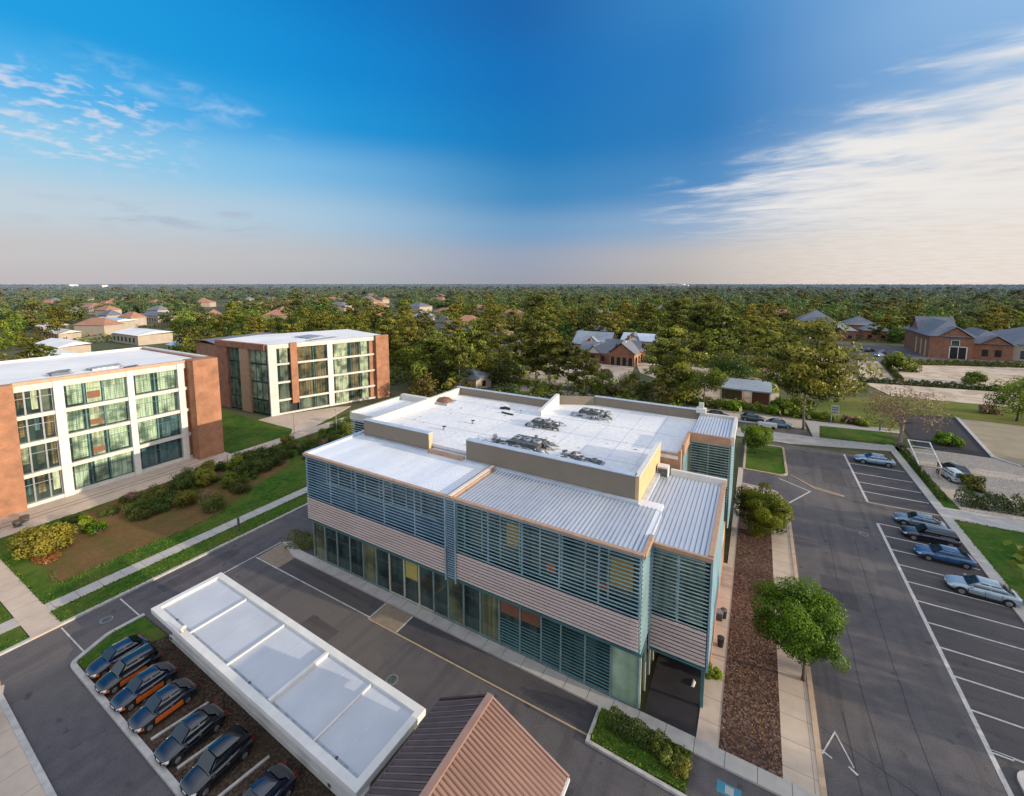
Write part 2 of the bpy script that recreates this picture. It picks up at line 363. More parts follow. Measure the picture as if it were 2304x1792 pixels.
M['timber'] = mat('timber_slat', (.62,.51,.48), (.50,.41,.385), scale=1.2, rough=.7, stretch=(.3,1,3), c3=(.54,.42,.39), scale3=.5, f3=.6)
M['spandrel_blue'] = mat('spandrel_blue', (.05,.115,.17), (.035,.085,.13), scale=.6, rough=.35)
M['spandrel'] = mat('spandrel_panel', (.026,.08,.09), (.018,.055,.065), scale=.6, rough=.3)
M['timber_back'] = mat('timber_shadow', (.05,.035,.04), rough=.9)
M['mullion'] = mat('window_mullion', (.09,.20,.21), (.055,.13,.14), scale=2, rough=.45, metal=.3)
M['mullion_grey'] = mat('street_mullion', (.22,.31,.31), (.16,.24,.24), scale=2, rough=.45, metal=.2)
M['mullion_pale'] = mat('window_post', (.48,.49,.40), (.42,.43,.35), scale=2, rough=.5)
M['glass_dark'] = glass_mat('louvred_glass', (.008,.018,.024), (.09,.14,.13), axis=0, fold=1.4, amount=.55, rough=.07)
M['glass_ground_lit'] = glass_mat('street_glass_lit', (.014,.026,.022), (.21,.22,.11), axis=0, fold=2.6, amount=.85, rough=.05)  # pale tone imitates reflections and warm room glow in the pane colour
M['glass_ground'] = glass_mat('street_glass', (.003,.009,.011), (.085,.14,.125), axis=0, fold=1.6, amount=.55, rough=.04)  # light tone imitates reflections, put into the pane colour
M['glass_green'] = glass_mat('curtained_glass', (.03,.06,.045), (.42,.56,.40), axis=1, fold=5.0, amount=1.35, grid=.33, rough=.08)
M['glass_green_plain'] = glass_mat('curtained_glass_plain', (.035,.055,.045), (.42,.50,.34), axis=1, fold=6.0, amount=1.2, rough=.08)
M['glass_amber'] = glass_mat('library_glass', (.02,.026,.022), (.30,.24,.12), axis=1, fold=3.5, amount=.8, grid=.45, rough=.06)
M['glass_plain'] = glass_mat('bare_glass', (.008,.016,.018), (.05,.085,.075), axis=1, fold=1.2, amount=.8, rough=.04)
M['glass_blue'] = glass_mat('blind_glass', (.02,.045,.055), (.14,.24,.26), axis=1, fold=2.5, amount=.7, grid=.4, rough=.06)
M['glass_side'] = glass_mat('side_glass', (.012,.02,.022), (.22,.28,.2), axis=0, fold=2.2, amount=.7, rough=.06)
M['glass_pale'] = glass_mat('pale_blind', (.16,.26,.17), (.40,.52,.38), axis=0, fold=.7, amount=1.0, rough=.1)
M['brick_x'] = brick_mat('brick_east', (.37,.158,.082), (.31,.128,.066), (.34,.20,.13), 1)
M['brick_y'] = brick_mat('brick_south', (.33,.125,.07), (.28,.105,.06), (.30,.16,.11), 0)
M['brick_far'] = brick_mat('brick_house', (.30,.115,.06), (.25,.10,.055), (.27,.15,.10), 0)
M['shingle'] = mat('grey_shingle', (.15,.165,.20), (.11,.125,.155), scale=1.4, rough=.85, c3=(.19,.205,.24), scale3=.08, f3=.7, bump=.4, bscale=4)
M['shingle_pale'] = mat('pale_shingle', (.30,.335,.38), (.22,.25,.29), scale=1.0, rough=.6, c3=(.36,.40,.45), scale3=.12, f3=.7, bump=.3, bscale=3)
M['ochre_brick'] = brick_mat('brick_sunlit', (.50,.22,.10), (.42,.18,.08), (.42,.26,.17), 1)  # brighter orange copy of the house brick, sunlight put into its colour
M['tile_red'] = mat('terracotta_roof', (.36,.185,.125), (.29,.15,.10), scale=.6, rough=.85)
M['house_wall'] = mat('stucco_wall', (.42,.36,.30), (.36,.31,.26), scale=.5, rough=.85)
M['dark_opening'] = mat('shaded_opening', (.012,.012,.014), (.02,.02,.02), scale=1, rough=.35)
M['tile_brown'] = mat('brown_roof_sheet', (.225,.145,.122), (.185,.118,.10), scale=1.2, rough=.6, c3=(.27,.18,.152), scale3=.5, f3=.6, stretch=(.4,1,1))
M['ridge'] = mat('ridge_cap', (.29,.18,.145), (.25,.15,.12), scale=1.5, rough=.6)
M['tile_dark'] = mat('dark_roof_sheet', (.085,.060,.060), (.062,.046,.047), scale=1.2, rough=.45)  # darker copy of the kiosk sheet, west slope shade put into its colour
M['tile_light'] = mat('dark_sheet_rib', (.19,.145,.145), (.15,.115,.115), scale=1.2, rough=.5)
M['tyre'] = mat('tyre_rubber', (.012,.012,.013), rough=.9)
M['rim'] = mat('wheel_alloy', (.55,.55,.56), (.4,.4,.42), rough=.3, metal=.8)
M['car_glass'] = glass_mat('car_glass', (.006,.012,.018), (.02,.05,.07), fold=.5, amount=.4, rough=.03)
M['lamp_glass'] = mat('headlamp', (.75,.75,.72), (.6,.6,.6), rough=.1)
M['lamp_red'] = mat('tail_lamp', (.35,.015,.012), rough=.15)
M['bark'] = mat('bark', (.13,.10,.075), (.08,.06,.045), scale=2.5, rough=.95, stretch=(1,1,.3), bump=.4, bscale=6)
M['bark_pale'] = mat('pale_bark', (.30,.25,.21), (.2,.165,.14), scale=2.0, rough=.95, stretch=(1,1,.3), bump=.4, bscale=6)
M['steel'] = mat('grey_steel', (.30,.31,.33), (.24,.25,.27), rough=.45, metal=.5)
M['duct_dark'] = mat('weathered_duct', (.055,.06,.062), (.14,.15,.15), scale=3.0, rough=.6, metal=.3)
M['duct'] = mat('galvanised_duct', (.42,.45,.49), (.26,.28,.31), scale=2.5, rough=.5, metal=.4)
M['rubber'] = mat('black_hose', (.02,.021,.024), rough=.6)
M['poster'] = mat('orange_poster', (.50,.13,.04), (.38,.10,.03), rough=.6)  # orange window glow put into the colour of a poster
M['blind_yellow'] = mat('yellow_blind', (.42,.36,.10), (.34,.29,.08), rough=.7)  # yellow window glow put into the colour of a blind
M['amber_board'] = mat('amber_board', (.42,.24,.05), (.3,.26,.06), scale=1.5, rough=.6)
M['brown_blind'] = mat('brown_blind', (.20,.085,.05), (.16,.07,.04), scale=1.5, rough=.6)
M['olive_wall'] = mat('olive_render', (.17,.15,.08), (.12,.105,.06), scale=1.4, rough=.9)
M['orange_flank'] = metal_paint('copper_flank', (.72,.15,.02), rough=.25, coat=.6)  # orange sunset reflection on the car sides, painted as panels
M['leaf_pine'] = leaf_mat('pine_needles', (.026,.044,.007), (.29,.295,.04))
M['leaf_broad'] = leaf_mat('broad_leaves', (.022,.048,.006), (.25,.285,.03))
M['leaf_bright'] = leaf_mat('bright_leaves', (.022,.070,.004), (.22,.36,.010), trans=.4)
M['leaf_autumn'] = leaf_mat('thin_brown_leaves', (.10,.07,.045), (.34,.23,.14))
M['leaf_yellow'] = leaf_mat('golden_leaves', (.030,.042,.006), (.36,.31,.035), trans=.4)
M['leaf_dark'] = leaf_mat('dark_hedge_leaves', (.022,.042,.008), (.10,.145,.02))
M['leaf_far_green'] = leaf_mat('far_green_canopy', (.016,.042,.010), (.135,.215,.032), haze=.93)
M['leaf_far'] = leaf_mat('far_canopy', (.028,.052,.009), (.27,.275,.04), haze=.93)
# ------------------------------------------------------------------ the ground and everything laid on it
g = MB(); S = 9000
g.quad((-S,-S,-.06),(S,-S,-.06),(S,S,-.06),(-S,S,-.06)); struct('ground', g, M['ground'])

a = MB(); a.sheet([(-46.8,-30),(20,-30),(20,25.2),(-36,25.2),(-36,66),(-46.8,66)], 0.0); struct('asphalt_road', a, M['asphalt'])
a = MB(); a.sheet([(2.6,25.2),(20,25.2),(20,84.6),(-1,84.6),(-1,58),(2.6,58)], 0.0); struct('asphalt_road', a, M['asphalt'])
a = MB(); a.sheet([(13.0,20),(19.75,20),(19.75,61.9),(13.0,61.9)], .004); a.sheet([(13.0,66.7),(19.75,66.7),(19.75,83.8),(13.0,83.8)], .004)
struct('parking_lot', a, M['asphalt_dark'])
a = MB(); a.sheet([(-38.6,22.75),(-26.2,22.75),(-26.2,24.62),(-38.6,24.62)], .004); a.sheet([(-23.2,22.75),(-7.6,22.35),(-7.6,24.62),(-23.2,24.62)], .004)
struct('parking_lane', a, M['asphalt_dark'])
a = MB(); a.sheet([(-41.9,22.9),(-38.6,22.75),(-38.6,24.9),(-42.1,25.6)], .004); a.sheet([(-26.2,22.75),(-23.2,22.75),(-23.2,24.62),(-26.2,24.62)], .005)
struct('paved_crossing', a, M['tan_pave'])

# painted lines
p = MB()
for x0, y0, y1 in ((13.0,20,61.0),(13.08,66.7,84.0)): p.box(x0-.13,x0+.13,y0,y1,.004,.010)
for k in range(16): 
    y = 61.0 - 2.76*k
    if y > 33: p.box(13.13,19.6,y-.075,y+.075,.004,.009)
for y in (69.9,73.0,76.4,80.2): p.box(13.2,19.6,y-.075,y+.075,.004,.009)
p.box(13.13,14.0,33.2,33.4,.004,.009)
struct('stall_markings', p, M['paint'])
isl3 = rounded([(13.75,26),(13.75,32.6),(19.6,32.9),(19.6,26)],[0,.9,.3,0],6)
w = MB(); w.prism(isl3,0,.1); struct('island_bed', w, M['soil'])
k_ = MB(); k_.band(isl3[:-1], .26, 0, .16); struct('kerb', k_, M['kerb'])
p = MB(); p.box(-26.2,-7.6,22.62,22.72,.004,.011)
struct('lane_line', p, M['paint_yellow'])
p = MB(); p.box(-42.0,-26.2,22.78,22.88,.004,.011); p.box(-23.26,-23.14,22.75,24.6,.006,.012); p.box(-26.26,-26.14,22.75,24.6,.006,.012)
p.band([(-46.5,10.1),(-42,10.1)], .09, .004, .010); p.band([(-46.5,13.75),(-42.4,13.7)], .09, .004, .010); p.band([(-42.3,19.9),(-42.3,25.6)], .1, .004, .010)
struct('road_seam_lines', p, M['paint'])
p = MB(); p.band([(4.5,61.4),(7.15,66.4),(3.7,68.9)], .16, .004, .010); struct('painted_corner', p, M['paint'])
k_ = MB(); k_.band([(13.0,66.45),(19.75,66.6)], .22, 0, .06); struct('kerb', k_, M['kerb_warm'])
p = MB()
p.band([(4.55,28.35),(5.36,30.2),(6.0,28.3)], .075, .004, .010); p.band([(4.4,28.62),(5.0,28.32)], .09, .004, .011); p.band([(5.75,28.25),(6.12,27.95)], .12, .004, .011)
struct('painted_arrow', p, M['paint'])
p = MB(); p.sheet([(-.62,23.3),(.55,23.3),(.55,23.95),(-.62,23.95)], .006); struct('blue_bay_marking', p, M['paint_blue'])
p = MB(); p.sheet([(-.22,23.42),(.2,23.42),(.2,23.84),(-.22,23.84)], .011); struct('blue_bay_symbol_field', p, M['concrete'])
# tar seams and stains on the asphalt
p = MB()
rs = random.Random(3)
for x, y0, y1 in ((7.6,24,60),(9.9,20,58),(6.2,20,33)):
    pts = [(x + rs.uniform(-.05,.05) + .25*math.sin(y*.13), y) for y in np.arange(y0, y1, 2.0)]
    p.band(pts, .035, .002, .004)
p.band([(4.6,30.2),(9,28.2),(13,26.2)], .035, .002, .004); p.band([(8.6,28.3),(9.0,20)], .035, .002, .004)
struct('tar_seams', p, M['asphalt_black'])
# patched trenches, and iron covers
p = MB(); p.sheet([(-30.5,18.6),(-27.2,18.4),(-27.1,20.6),(-30.4,20.8)], .003); p.sheet([(6.2,43.0),(8.7,43.2),(8.6,47.5),(6.3,47.3)], .003); p.sheet([(-45.6,16.0),(-44.1,16.0),(-44.1,22.4),(-45.6,22.4)], .003); p.sheet([(9.0,70.4),(11.6,70.2),(11.7,77),(9.2,77)],.003); p.sheet([(-18.5,22.8),(-15.4,22.8),(-15.4,24.5),(-18.5,24.5)],.006); p.sheet([(-11.5,22.7),(-8.6,22.65),(-8.6,24.5),(-11.5,24.5)],.006)
struct('asphalt_patch', p, M['asphalt_dark'])
for x,y,lb in ((-20.5,19.6,'small dark drain cover in the lane between shed and office'),(11.2,57.5,'round iron cover on the east road above the bays'),(-44.5,12.2,'round iron cover on the west road by the footpath')):
    t = thing('manhole_cover',(x,y,.0),lb,'manhole cover'); MB().tube([(x,y,-.01),(x,y,.008)],.42,20).build('rim', M['steel'], t); MB().tube([(x,y,0),(x,y,.012)],.34,20).build('lid', M['duct_dark'], t)

# west side: verge, walk, lawn, bed, terrace
K = 0.12
w = MB(); w.box(-49.5,-47.05,10.25,66,0,K); w.box(-53.6,-51.0,10.25,66,0,K); w.box(-68.7,-53.6,10.25,66,0,K-.01)
w.box(-66,-51.0,-10,8.5,0,K); w.box(-49.5,-47.05,-10,8.5,0,K); w.box(-100,-71.6,35.9,48.2,0,K); w.box(-80,-66,-10,8.5,0,K-.005)
w.prism([(-73.5,50.5),(-67.6,56.0),(-67.6,64),(-73,64)], 0, K-.003)
struct('lawn', w, M['grass'])
w = MB(); w.box(-51.0,-49.5,-10,66,0,K+.02); struct('sidewalk', w, M['concrete'])
w = MB()
for k in range(48): w.box(-51.0,-49.5,-9.6+1.55*k,-9.575+1.55*k,K+.02,K+.0225)
struct('sidewalk_joints', w, M['asphalt'])
w = MB(); w.box(-110,-46.75,8.55,10.22,0,K+.03); struct('footpath', w, M['concrete_warm'])
w = MB()
for k in range(20): w.box(-90+2.1*k,-89.97+2.1*k,8.55,10.22,K+.03,K+.0325)
struct('footpath_joints', w, M['tan_pave'])
w = MB(); w.box(-71.6,-68.75,10.22,66,0,K+.02); w.box(-75.6,-71.6,10.22,36,0,K+.025); w.prism([(-71.6,46.2),(-71.6,51),(-77,64),(-79,62),(-85,50.5),(-85,48.2),(-74,48.2)],0,K+.022)
struct('terrace_walk', w, M['concrete_warm'])
w = MB()
bed = [(-65.6,11.8),(-57,11.9),(-53.5,11.4),(-53.75,18.3),(-53.3,21.5),(-54.2,26),(-57,31),(-59.5,38),(-64,41),(-68.4,36),(-68.6,22),(-67,14)]
w.sheet(rounded(bed,.9,4), K+.012); struct('planting_bed', w, M['soil'])
w = MB()
for k in range(5): w.box(-73.1+k*.5,-72.9+k*.5,11,34,K+.025,K+.03) if k in (1,3) else None
struct('terrace_joints', w, M['tan_pave'])
k_ = MB(); k_.band([(-46.9,10.22),(-46.9,66)], .3, 0, .15); k_.band([(-46.9,8.55),(-46.9,-10)], .3, 0, .15); struct('kerb', k_, M['kerb'])

# parking island with the row of dark cars
isl = rounded([(-42.35,13.9),(-42.35,11.6),(-41.2,9.25),(-17,9.05),(-17,13.9)], [0,1.2,.7,0,0], 6)
w = MB(); w.prism(isl, 0, .06); struct('island_bed', w, M['mulch_dark'])
w = MB(); w.sheet(rounded([(-42.2,13.8),(-42.2,11.65),(-41.1,9.5),(-39.9,9.5),(-38.2,13.8)], [0,1.1,.6,0,0], 6), .075); struct('island_lawn', w, M['grass'])
k_ = MB(); k_.band(isl[:-1], .32, 0, .17); struct('kerb', k_, M['kerb'])
k_ = MB()
for x in (-29.9, -26.75, -23.35): k_.bar((x-.1,9.6,.1),(x+.35,12.5,.1),.16,.12)
struct('bay_kerbs', k_, M['kerb'])

# south-west pavement
w = MB(); w.prism([(-60,-12),(-42.7,-12),(-42.7,6.15),(-60,6.15)][:0] or [(-43.0,6.15),(-42.0,5.9),(-20,5.3),(-20,-12),(-43,-12)], 0, K); struct('pavement', w, M['concrete_warm'])
k_ = MB(); k_.band([(-42.9,6.25),(-42.0,6.0),(-20,5.4)], .28, 0, .16); struct('kerb', k_, M['kerb'])
w = MB()
for k in range(12): w.bar((-42+1.9*k,5.8-.05*k,K),( -42+1.9*k,-6,K),.03,.005)
for k in range(3): w.bar((-42.5,4.2-1.7*k,K),(-21,3.6-1.7*k,K),.03,.005)
struct('pavement_joints', w, M['tan_pave'])

# walk along the office front and its east flank
w = MB(); w.box(-38.9,4.2,24.66,25.62,0,K+.01); w.prism([(-38.9,24.66),(-38.9,25.62),(-41.2,26.3),(-42.0,25.6)],0,K+.008); struct('sidewalk', w, M['concrete'])
w = MB()
for k in range(26): w.box(-37.6+1.62*k,-37.57+1.62*k,24.66,25.62,K+.01,K+.013)
struct('sidewalk_joints', w, M['asphalt'])
w = MB(); w.box(-1.9,-.68,25.62,44.5,0,K+.005); w.box(-1.3,-.68,44.5,70,0,K+.005); struct('sidewalk', w, M['concrete_warm'])
w = MB()
for k in range(24): w.box(-1.9,-.68,27+1.75*k,27.03+1.75*k,K+.005,K+.008)
struct('sidewalk_joints', w, M['tan_pave'])
w = MB(); w.box(2.5,4.2,25.62,57.5,0,K+.01); w.prism(rounded([(2.5,57.5),(4.2,57.5),(4.35,60),(3.1,63.9),(-.6,64.2),(-.6,62.6),(2.3,62.3),(2.5,60)],[0,0,.8,1.2,0,0,.8,0],5),0,K+.01); struct('sidewalk', w, M['concrete_warm'])
w = MB()
for k in range(19): w.box(2.5,4.2,26.4+1.75*k,26.43+1.75*k,K+.01,K+.013)
w.box(3.95,3.98,25.62,57.5,K+.01,K+.0135)
struct('sidewalk_joints', w, M['tan_pave'])
w = MB(); w.box(-.68,2.5,25.62,62.4,0,K+.03); struct('mulch_bed', w, M['mulch'])
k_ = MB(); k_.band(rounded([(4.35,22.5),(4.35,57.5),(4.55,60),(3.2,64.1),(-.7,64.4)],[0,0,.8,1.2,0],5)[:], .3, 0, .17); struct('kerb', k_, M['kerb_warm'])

# planted rectangle beside the front walk
w = MB(); w.box(-7.35,-2.05,22.35,24.66,0,K); struct('lawn', w, M['grass'])
k_ = MB(); k_.band([(-7.47,24.66),(-7.47,22.25),(-1.4,22.05),(6,21.6)], .2, 0, .16); struct('kerb', k_, M['kerb'])

# dark entrance court under the corner tower
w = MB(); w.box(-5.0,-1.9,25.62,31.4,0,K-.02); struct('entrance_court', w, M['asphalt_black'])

# north-east: lawn island, cross walk, street beyond
isl2 = rounded([(-.6,69.9),(4.75,69.9),(4.75,82.4),(-.6,82.0)],[.1,1.3,.6,.1],5)
w = MB(); w.prism(isl2, 0, K); struct('lawn', w, M['grass'])
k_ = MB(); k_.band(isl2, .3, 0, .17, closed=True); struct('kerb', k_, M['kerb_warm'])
w = MB(); w.prism([(-12,84.6),(5.5,85.0),(21.2,89.5),(21.2,92.2),(10.4,90.9),(-12,89.4)], 0, K); struct('crosswalk_walk', w, M['concrete'])
w = MB(); w.prism([(9.6,90.95),(10.55,91.05),(11.3,98.8),(24,100.8),(24,103.2),(9.2,101.4)], 0, K-.003); struct('sidewalk', w, M['concrete'])
w = MB(); w.prism([(10.6,91.1),(21.3,92.4),(22,100.3),(11.3,98.6)], 0, K-.006); struct('lawn', w, M['grass'])
w = MB(); w.sheet([(-60,90.2),(-12,89.6),(9.5,91.2),(9.0,95.2),(-12,93.2),(-60,95)], .0); struct('side_street', w, M['asphalt'])
w = MB(); w.sheet([(-60,95.1),(-12,93.3),(9.0,95.3),(8.8,101.3),(-12,99.8),(-60,101)], .03); struct('paved_forecourt', w, M['concrete_warm'])
k_ = MB(); k_.band([(-12,93.3),(9.0,95.3)], .3, 0, .16); k_.band([(-12,99.9),(8.8,101.4)], .3, 0, .16); struct('kerb', k_, M['kerb'])
k_ = MB()
for q in (.0,.35,.7): k_.band([(5.2+q*.8,71.0-q),(7.5+q*.5,68.2-q),(10.8,67.1-q*.6)], .12, .0, .05-.01*q)
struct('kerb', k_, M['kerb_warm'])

# east side
w = MB(); w.box(19.75,20.75,8,92.4,0,K+.02); w.prism([(13,62.2),(19.75,62.0),(19.75,66.4),(13.1,66.5)][:0] or [(20.75,66.0),(20.75,69.2),(75,71),(75,67.5)],0,K+.017); struct('sidewalk', w, M['concrete'])
w = MB(); w.prism([(20.75,8),(20.75,66.0),(75,67.5),(75,8)],0,K); w.prism([(20.75,69.2),(22.3,69.25),(21.6,92),(20.75,92)],0,K); struct('lawn', w, M['grass'])
w = MB(); w.prism([(22.3,69.25),(75,71),(75,84),(34.8,91),(33.0,93.3),(25,93.3),(21.6,92)],0,.04); struct('gravel_lot', w, M['gravel'])
w = MB(); w.sheet([(25.6,78.5),(28.6,75.5),(27.5,73),(24,74.5)], .05); struct('gravel_stain', w, M['asphalt'])
w = MB(); w.prism([(24.2,93.5),(32.9,93.5),(35.8,118.5),(25.5,116)],0,.05); struct('asphalt_pad', w, M['asphalt_black'])
k_ = MB(); k_.band([(35.0,90.9),(33.0,93.6),(36.0,118.5)], .5, 0, .2); struct('kerb', k_, M['kerb'])
w = MB(); w.prism([(36.2,118.4),(33.4,93.6),(35.3,91.2),(75,84.4),(75,116)],0,.03); struct('sandy_lot', w, M['tan_lot'])
w = MB(); w.prism([(10,102.5),(24,103.4),(25.4,116.2),(36,118.6),(75,116.2),(75,124),(60,134),(28,134),(14,122)],0,.06); struct('rough_lawn', w, M['grass_dry'])
w = MB()
w.prism([(25.5,150.5),(31.5,191.5),(37.2,192.2),(34.3,157.6)],0,.05); w.prism([(39,189.5),(76,202.5),(82,196),(67,178.5),(54,156),(35.6,157.4)],0,.05); w.prism([(29,134.5),(26,149),(67,154),(60,134.5)],0,.045)
struct('gravel_lot', w, M['gravel_far'])
w = MB(); w.sheet([(31.5,192),(37.3,192.6),(38.8,190.3),(76,203),(84,211),(58,243),(33,243),(30,215)], .06); struct('asphalt_yard', w, M['asphalt'])
w = MB(); w.sheet([(-15,118),(-9,104),(5,107),(6,136),(-8,150),(-36,150),(-30,132)], .02); w.sheet([(-62,108),(-42,104),(-30,120),(-34,141),(-58,140)], .025); w.sheet([(8,136),(25,140),(26,190),(10,200),(-6,180)],.022); struct('bare_ground', w, M['gravel_far'])
w = MB()
rs = random.Random(9)
def patch(cx, cy, rx, ry, n=9): return [(cx+rx*math.cos(2*math.pi*i/n)*rs.uniform(.7,1.2), cy+ry*math.sin(2*math.pi*i/n)*rs.uniform(.7,1.2)) for i in range(n)]
for cx, cy, rx, ry in ((-200,60,26,10),(-300,85,40,14),(-270,100,30,10),(-420,140,50,12),(-540,160,60,16),(-350,60,30,10),(-150,120,20,9),(-110,120,14,8),(60,300,22,18),(-250,180,25,12),(-600,100,60,14)):
    w.sheet(patch(cx,cy,rx,ry), .03)
struct('bare_ground', w, M['tan_lot'])
w = MB()
for cx, cy, rx, ry in ((-330,108,45,12),(-230,120,30,12),(120,420,60,40),(200,600,90,50),(-480,190,60,16)):
    w.sheet(patch(cx,cy,rx,ry), .035)
struct('meadow', w, M['grass_dry'])
# ------------------------------------------------------------------ the office building
OB = thing('office_building', (-21,36,0), 'two storey office with white stepped roof and bluish louvred glass front', 'office building')
def P(name, mb, m, parent=None, **kw): return mb.build(name, M[m] if isinstance(m,str) else m, parent or OB, **kw)

# solid cores
P('ground_floor_wall', MB().box(-36.6,-5.4,26.1,48,0,4.2), 'dark_opening')
P('ground_floor_wall', MB().box(-7.2,-1.7,31.5,44.7,0,4.2), 'ochre')
P('upper_wall', MB().box(-36.5,-5.4,26.2,32.2,4.3,10.35), 'dark_opening')
P('upper_wall', MB().box(-36.5,-7.3,32.2,48,4.3,11.2), 'taupe')
P('soffit', MB().box(-36.8,-5.1,25.1,26.3,4.22,4.40), 'louvre_teal')

# street level glazing
gx = [-36.9,-35.2,-33.5,-31.75,-30.0,-28.35,-26.75,-25.05,-23.4,-21.85,-20.35,-18.85,-17.3,-15.6,-13.85,-12.15,-10.65,-8.9,-7.15,-5.4]
for i in range(len(gx)-1):
    x0, x1 = gx[i], gx[i+1]
    wn = P('window', MB().box(x0+.05,x1-.05,25.74,25.80,.22,4.05), 'glass_pale' if i == 18 else ('glass_ground_lit' if i in (0,4,10,12) else 'glass_ground'))
    pale = i in (6,7,8)
    f = MB(); f.box(x0-.06,x0+.06,25.64,25.82,.12,4.2)
    f.box(x0+.06,x1-.06,25.66,25.81,.12,.22); f.box(x0+.06,x1-.06,25.64,25.81,4.05,4.2)
    if i == 18: f.box(x1-.06,x1+.08,25.64,25.82,.12,4.2)
    P('frame', f, 'mullion_pale' if pale else 'mullion_grey', wn)
    if i in (13,14,15,16,17):
        s = MB(); top = 2.6 if i in (13,14) else 4.0
        n = int((top-.3)/.24)
        for k in range(n): z = .34+.24*k; s.bar((x0+.07,25.68,z),(x1-.07,25.68,z),.06,.028,up=(0,-.5,.85))
        P('blind', s, 'louvre_teal', wn)
    if i in (13,14): P('shade', MB().box(x0+.1,x1-.1,25.71,25.735,2.75,4.0), 'brown_blind', wn)
    if i == 7: P('shade', MB().box(x0+.15,x1-.2,25.71,25.735,2.2,3.95), 'blind_yellow', wn)
# return glazing at the corner of the entrance court
wn = P('window', MB().box(-5.36,-5.30,25.9,29.8,.22,4.05), 'glass_ground')
f = MB()
for y in (25.8,27.2,28.6,29.9): f.box(-5.38,-5.24,y-.06,y+.06,.1,4.2)
P('frame', f, 'mullion_pale', wn)
P('entrance_wall', MB().box(-5.2,-1.7,30.9,31.2,.1,3.0), 'amber_board')
d = P('door', MB().box(-4.5,-2.2,30.8,30.86,.12,2.6), 'glass_ground')
P('frame', MB().box(-3.4,-3.3,30.74,30.82,.12,2.6).box(-4.56,-4.46,30.74,30.82,.12,2.7).box(-2.24,-2.14,30.74,30.82,.12,2.7).box(-4.46,-2.24,30.74,30.82,2.6,2.7), 'mullion_pale', d)
P('column', MB().box(-1.95,-1.75,27.75,27.95,.1,2.95), 'mullion')

# upper windows behind the louvres
def upper_windows(xs, z0, z1, y, mats):
    for i in range(len(xs)-1):
        w_ = P('window', MB().box(xs[i]+.05,xs[i+1]-.05,y+.06,y+.12,z0,z1), mats[i%len(mats)])
        P('frame', MB().box(xs[i]-.06,xs[i]+.06,y-.02,y+.13,z0-.1,z1+.1).box(xs[i]+.06,xs[i+1]-.06,y,y+.12,z0-.1,z0).box(xs[i]+.06,xs[i+1]-.06,y,y+.12,z1,z1+.1), 'louvre_side', w_)
        yield w_, xs[i], xs[i+1]
for w_, a0, a1 in upper_windows([-34.6,-32.95,-31.2,-29.45,-27.7,-26.2,-24.6,-23.0,-21.4], 8.3, 10.3, 25.7, ['glass_dark']): pass
orange = {4:(7.2,7.9,.3,.7),6:(7.3,7.7,.5,.95)}
for i, (w_, a0, a1) in enumerate(upper_windows([-18.7,-17.1,-15.5,-13.9,-12.3,-10.65,-9.0,-7.45,-5.8], 6.8, 10.3, 25.7, ['glass_dark'])):
    if i == 2: P('board', MB().box(a0+.5,a1-.1,25.735,25.755,8.2,9.9), 'amber_board', w_)
    if i in orange:
        z0,z1,q0,q1 = orange[i]; P('poster', MB().box(a0+(a1-a0)*q0,a0+(a1-a0)*q1,25.735,25.755,z0,z1), 'poster', w_)
    if i == 7: P('board', MB().box(a0+.1,a1-.1,25.735,25.755,7.9,9.8), 'amber_board', w_)
P('spandrel', MB().box(-36.5,-19.5,25.84,26.18,4.4,10.4), 'spandrel_blue'); P('spandrel', MB().box(-19.48,-5.4,25.84,26.18,4.4,10.4), 'spandrel')

# louvre screens
def screen(x0, x1, y, z0, z1, m, pitch=.255, depth=.075, axis='x', parent=None):
    s = MB(); n = int(round((z1-z0)/pitch)); r = random.Random(int(abs(x0*7+y*3)))
    for k in range(n+1):
        z = z0+(z1-z0)*k/n
        if axis == 'x':
            L_ = x1-x0; a_ = x0; m_ = max(1,int(L_/3.2))
            for q in range(m_):
                b0 = x0+L_*q/m_; b1 = x0+L_*(q+1)/m_-.012; dz = r.uniform(-.012,.012)
                s.bar((b0,y,z+dz),(b1,y,z+r.uniform(-.012,.012)),depth,.032,up=(0,-.42,.9))
        else:
            s.bar((y,x0,z),(y,x1,z),depth,.035,up=(.42,0,.9))
    return P('louvre_screen', s, m, parent)
screen(-36.72,-19.95,25.06,6.78,10.72,'louvre')
screen(-19.0,-5.34,25.06,6.78,10.72,'louvre_side')
for xs in ([-36.72,-33.4,-30.0,-26.6,-23.2,-19.98],[-19.0,-16.2,-13.4,-10.6,-7.9,-5.34]):
    for x in xs: P('louvre_post', MB().box(x-.05,x+.05,25.10,25.22,4.45,10.75), 'louvre')
screen(-19.86,-19.08,24.98,4.5,10.72,'louvre',pitch=.19)
P('downpipe', MB().tube([(-19.95,24.9,4.2),(-19.95,24.9,10.9)],.07), 'louvre')
P('downpipe', MB().tube([(-19.02,24.9,4.2),(-19.02,24.9,10.9)],.07), 'louvre_side')
# timber bands
def timber(x0,x1,y,z0,z1,n=9):
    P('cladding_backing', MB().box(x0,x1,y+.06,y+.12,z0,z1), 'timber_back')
    s = MB()
    for k in range(n):
        z = z0+(z1-z0)*(k+.5)/n
        s.bar((x0,y,z),(x1,y,z),.07,(z1-z0)/n*.60)
    P('timber_cladding', s, 'timber')
timber(-36.62,-19.98,25.0,4.55,6.68); timber(-19.02,-5.34,25.0,4.55,6.68)
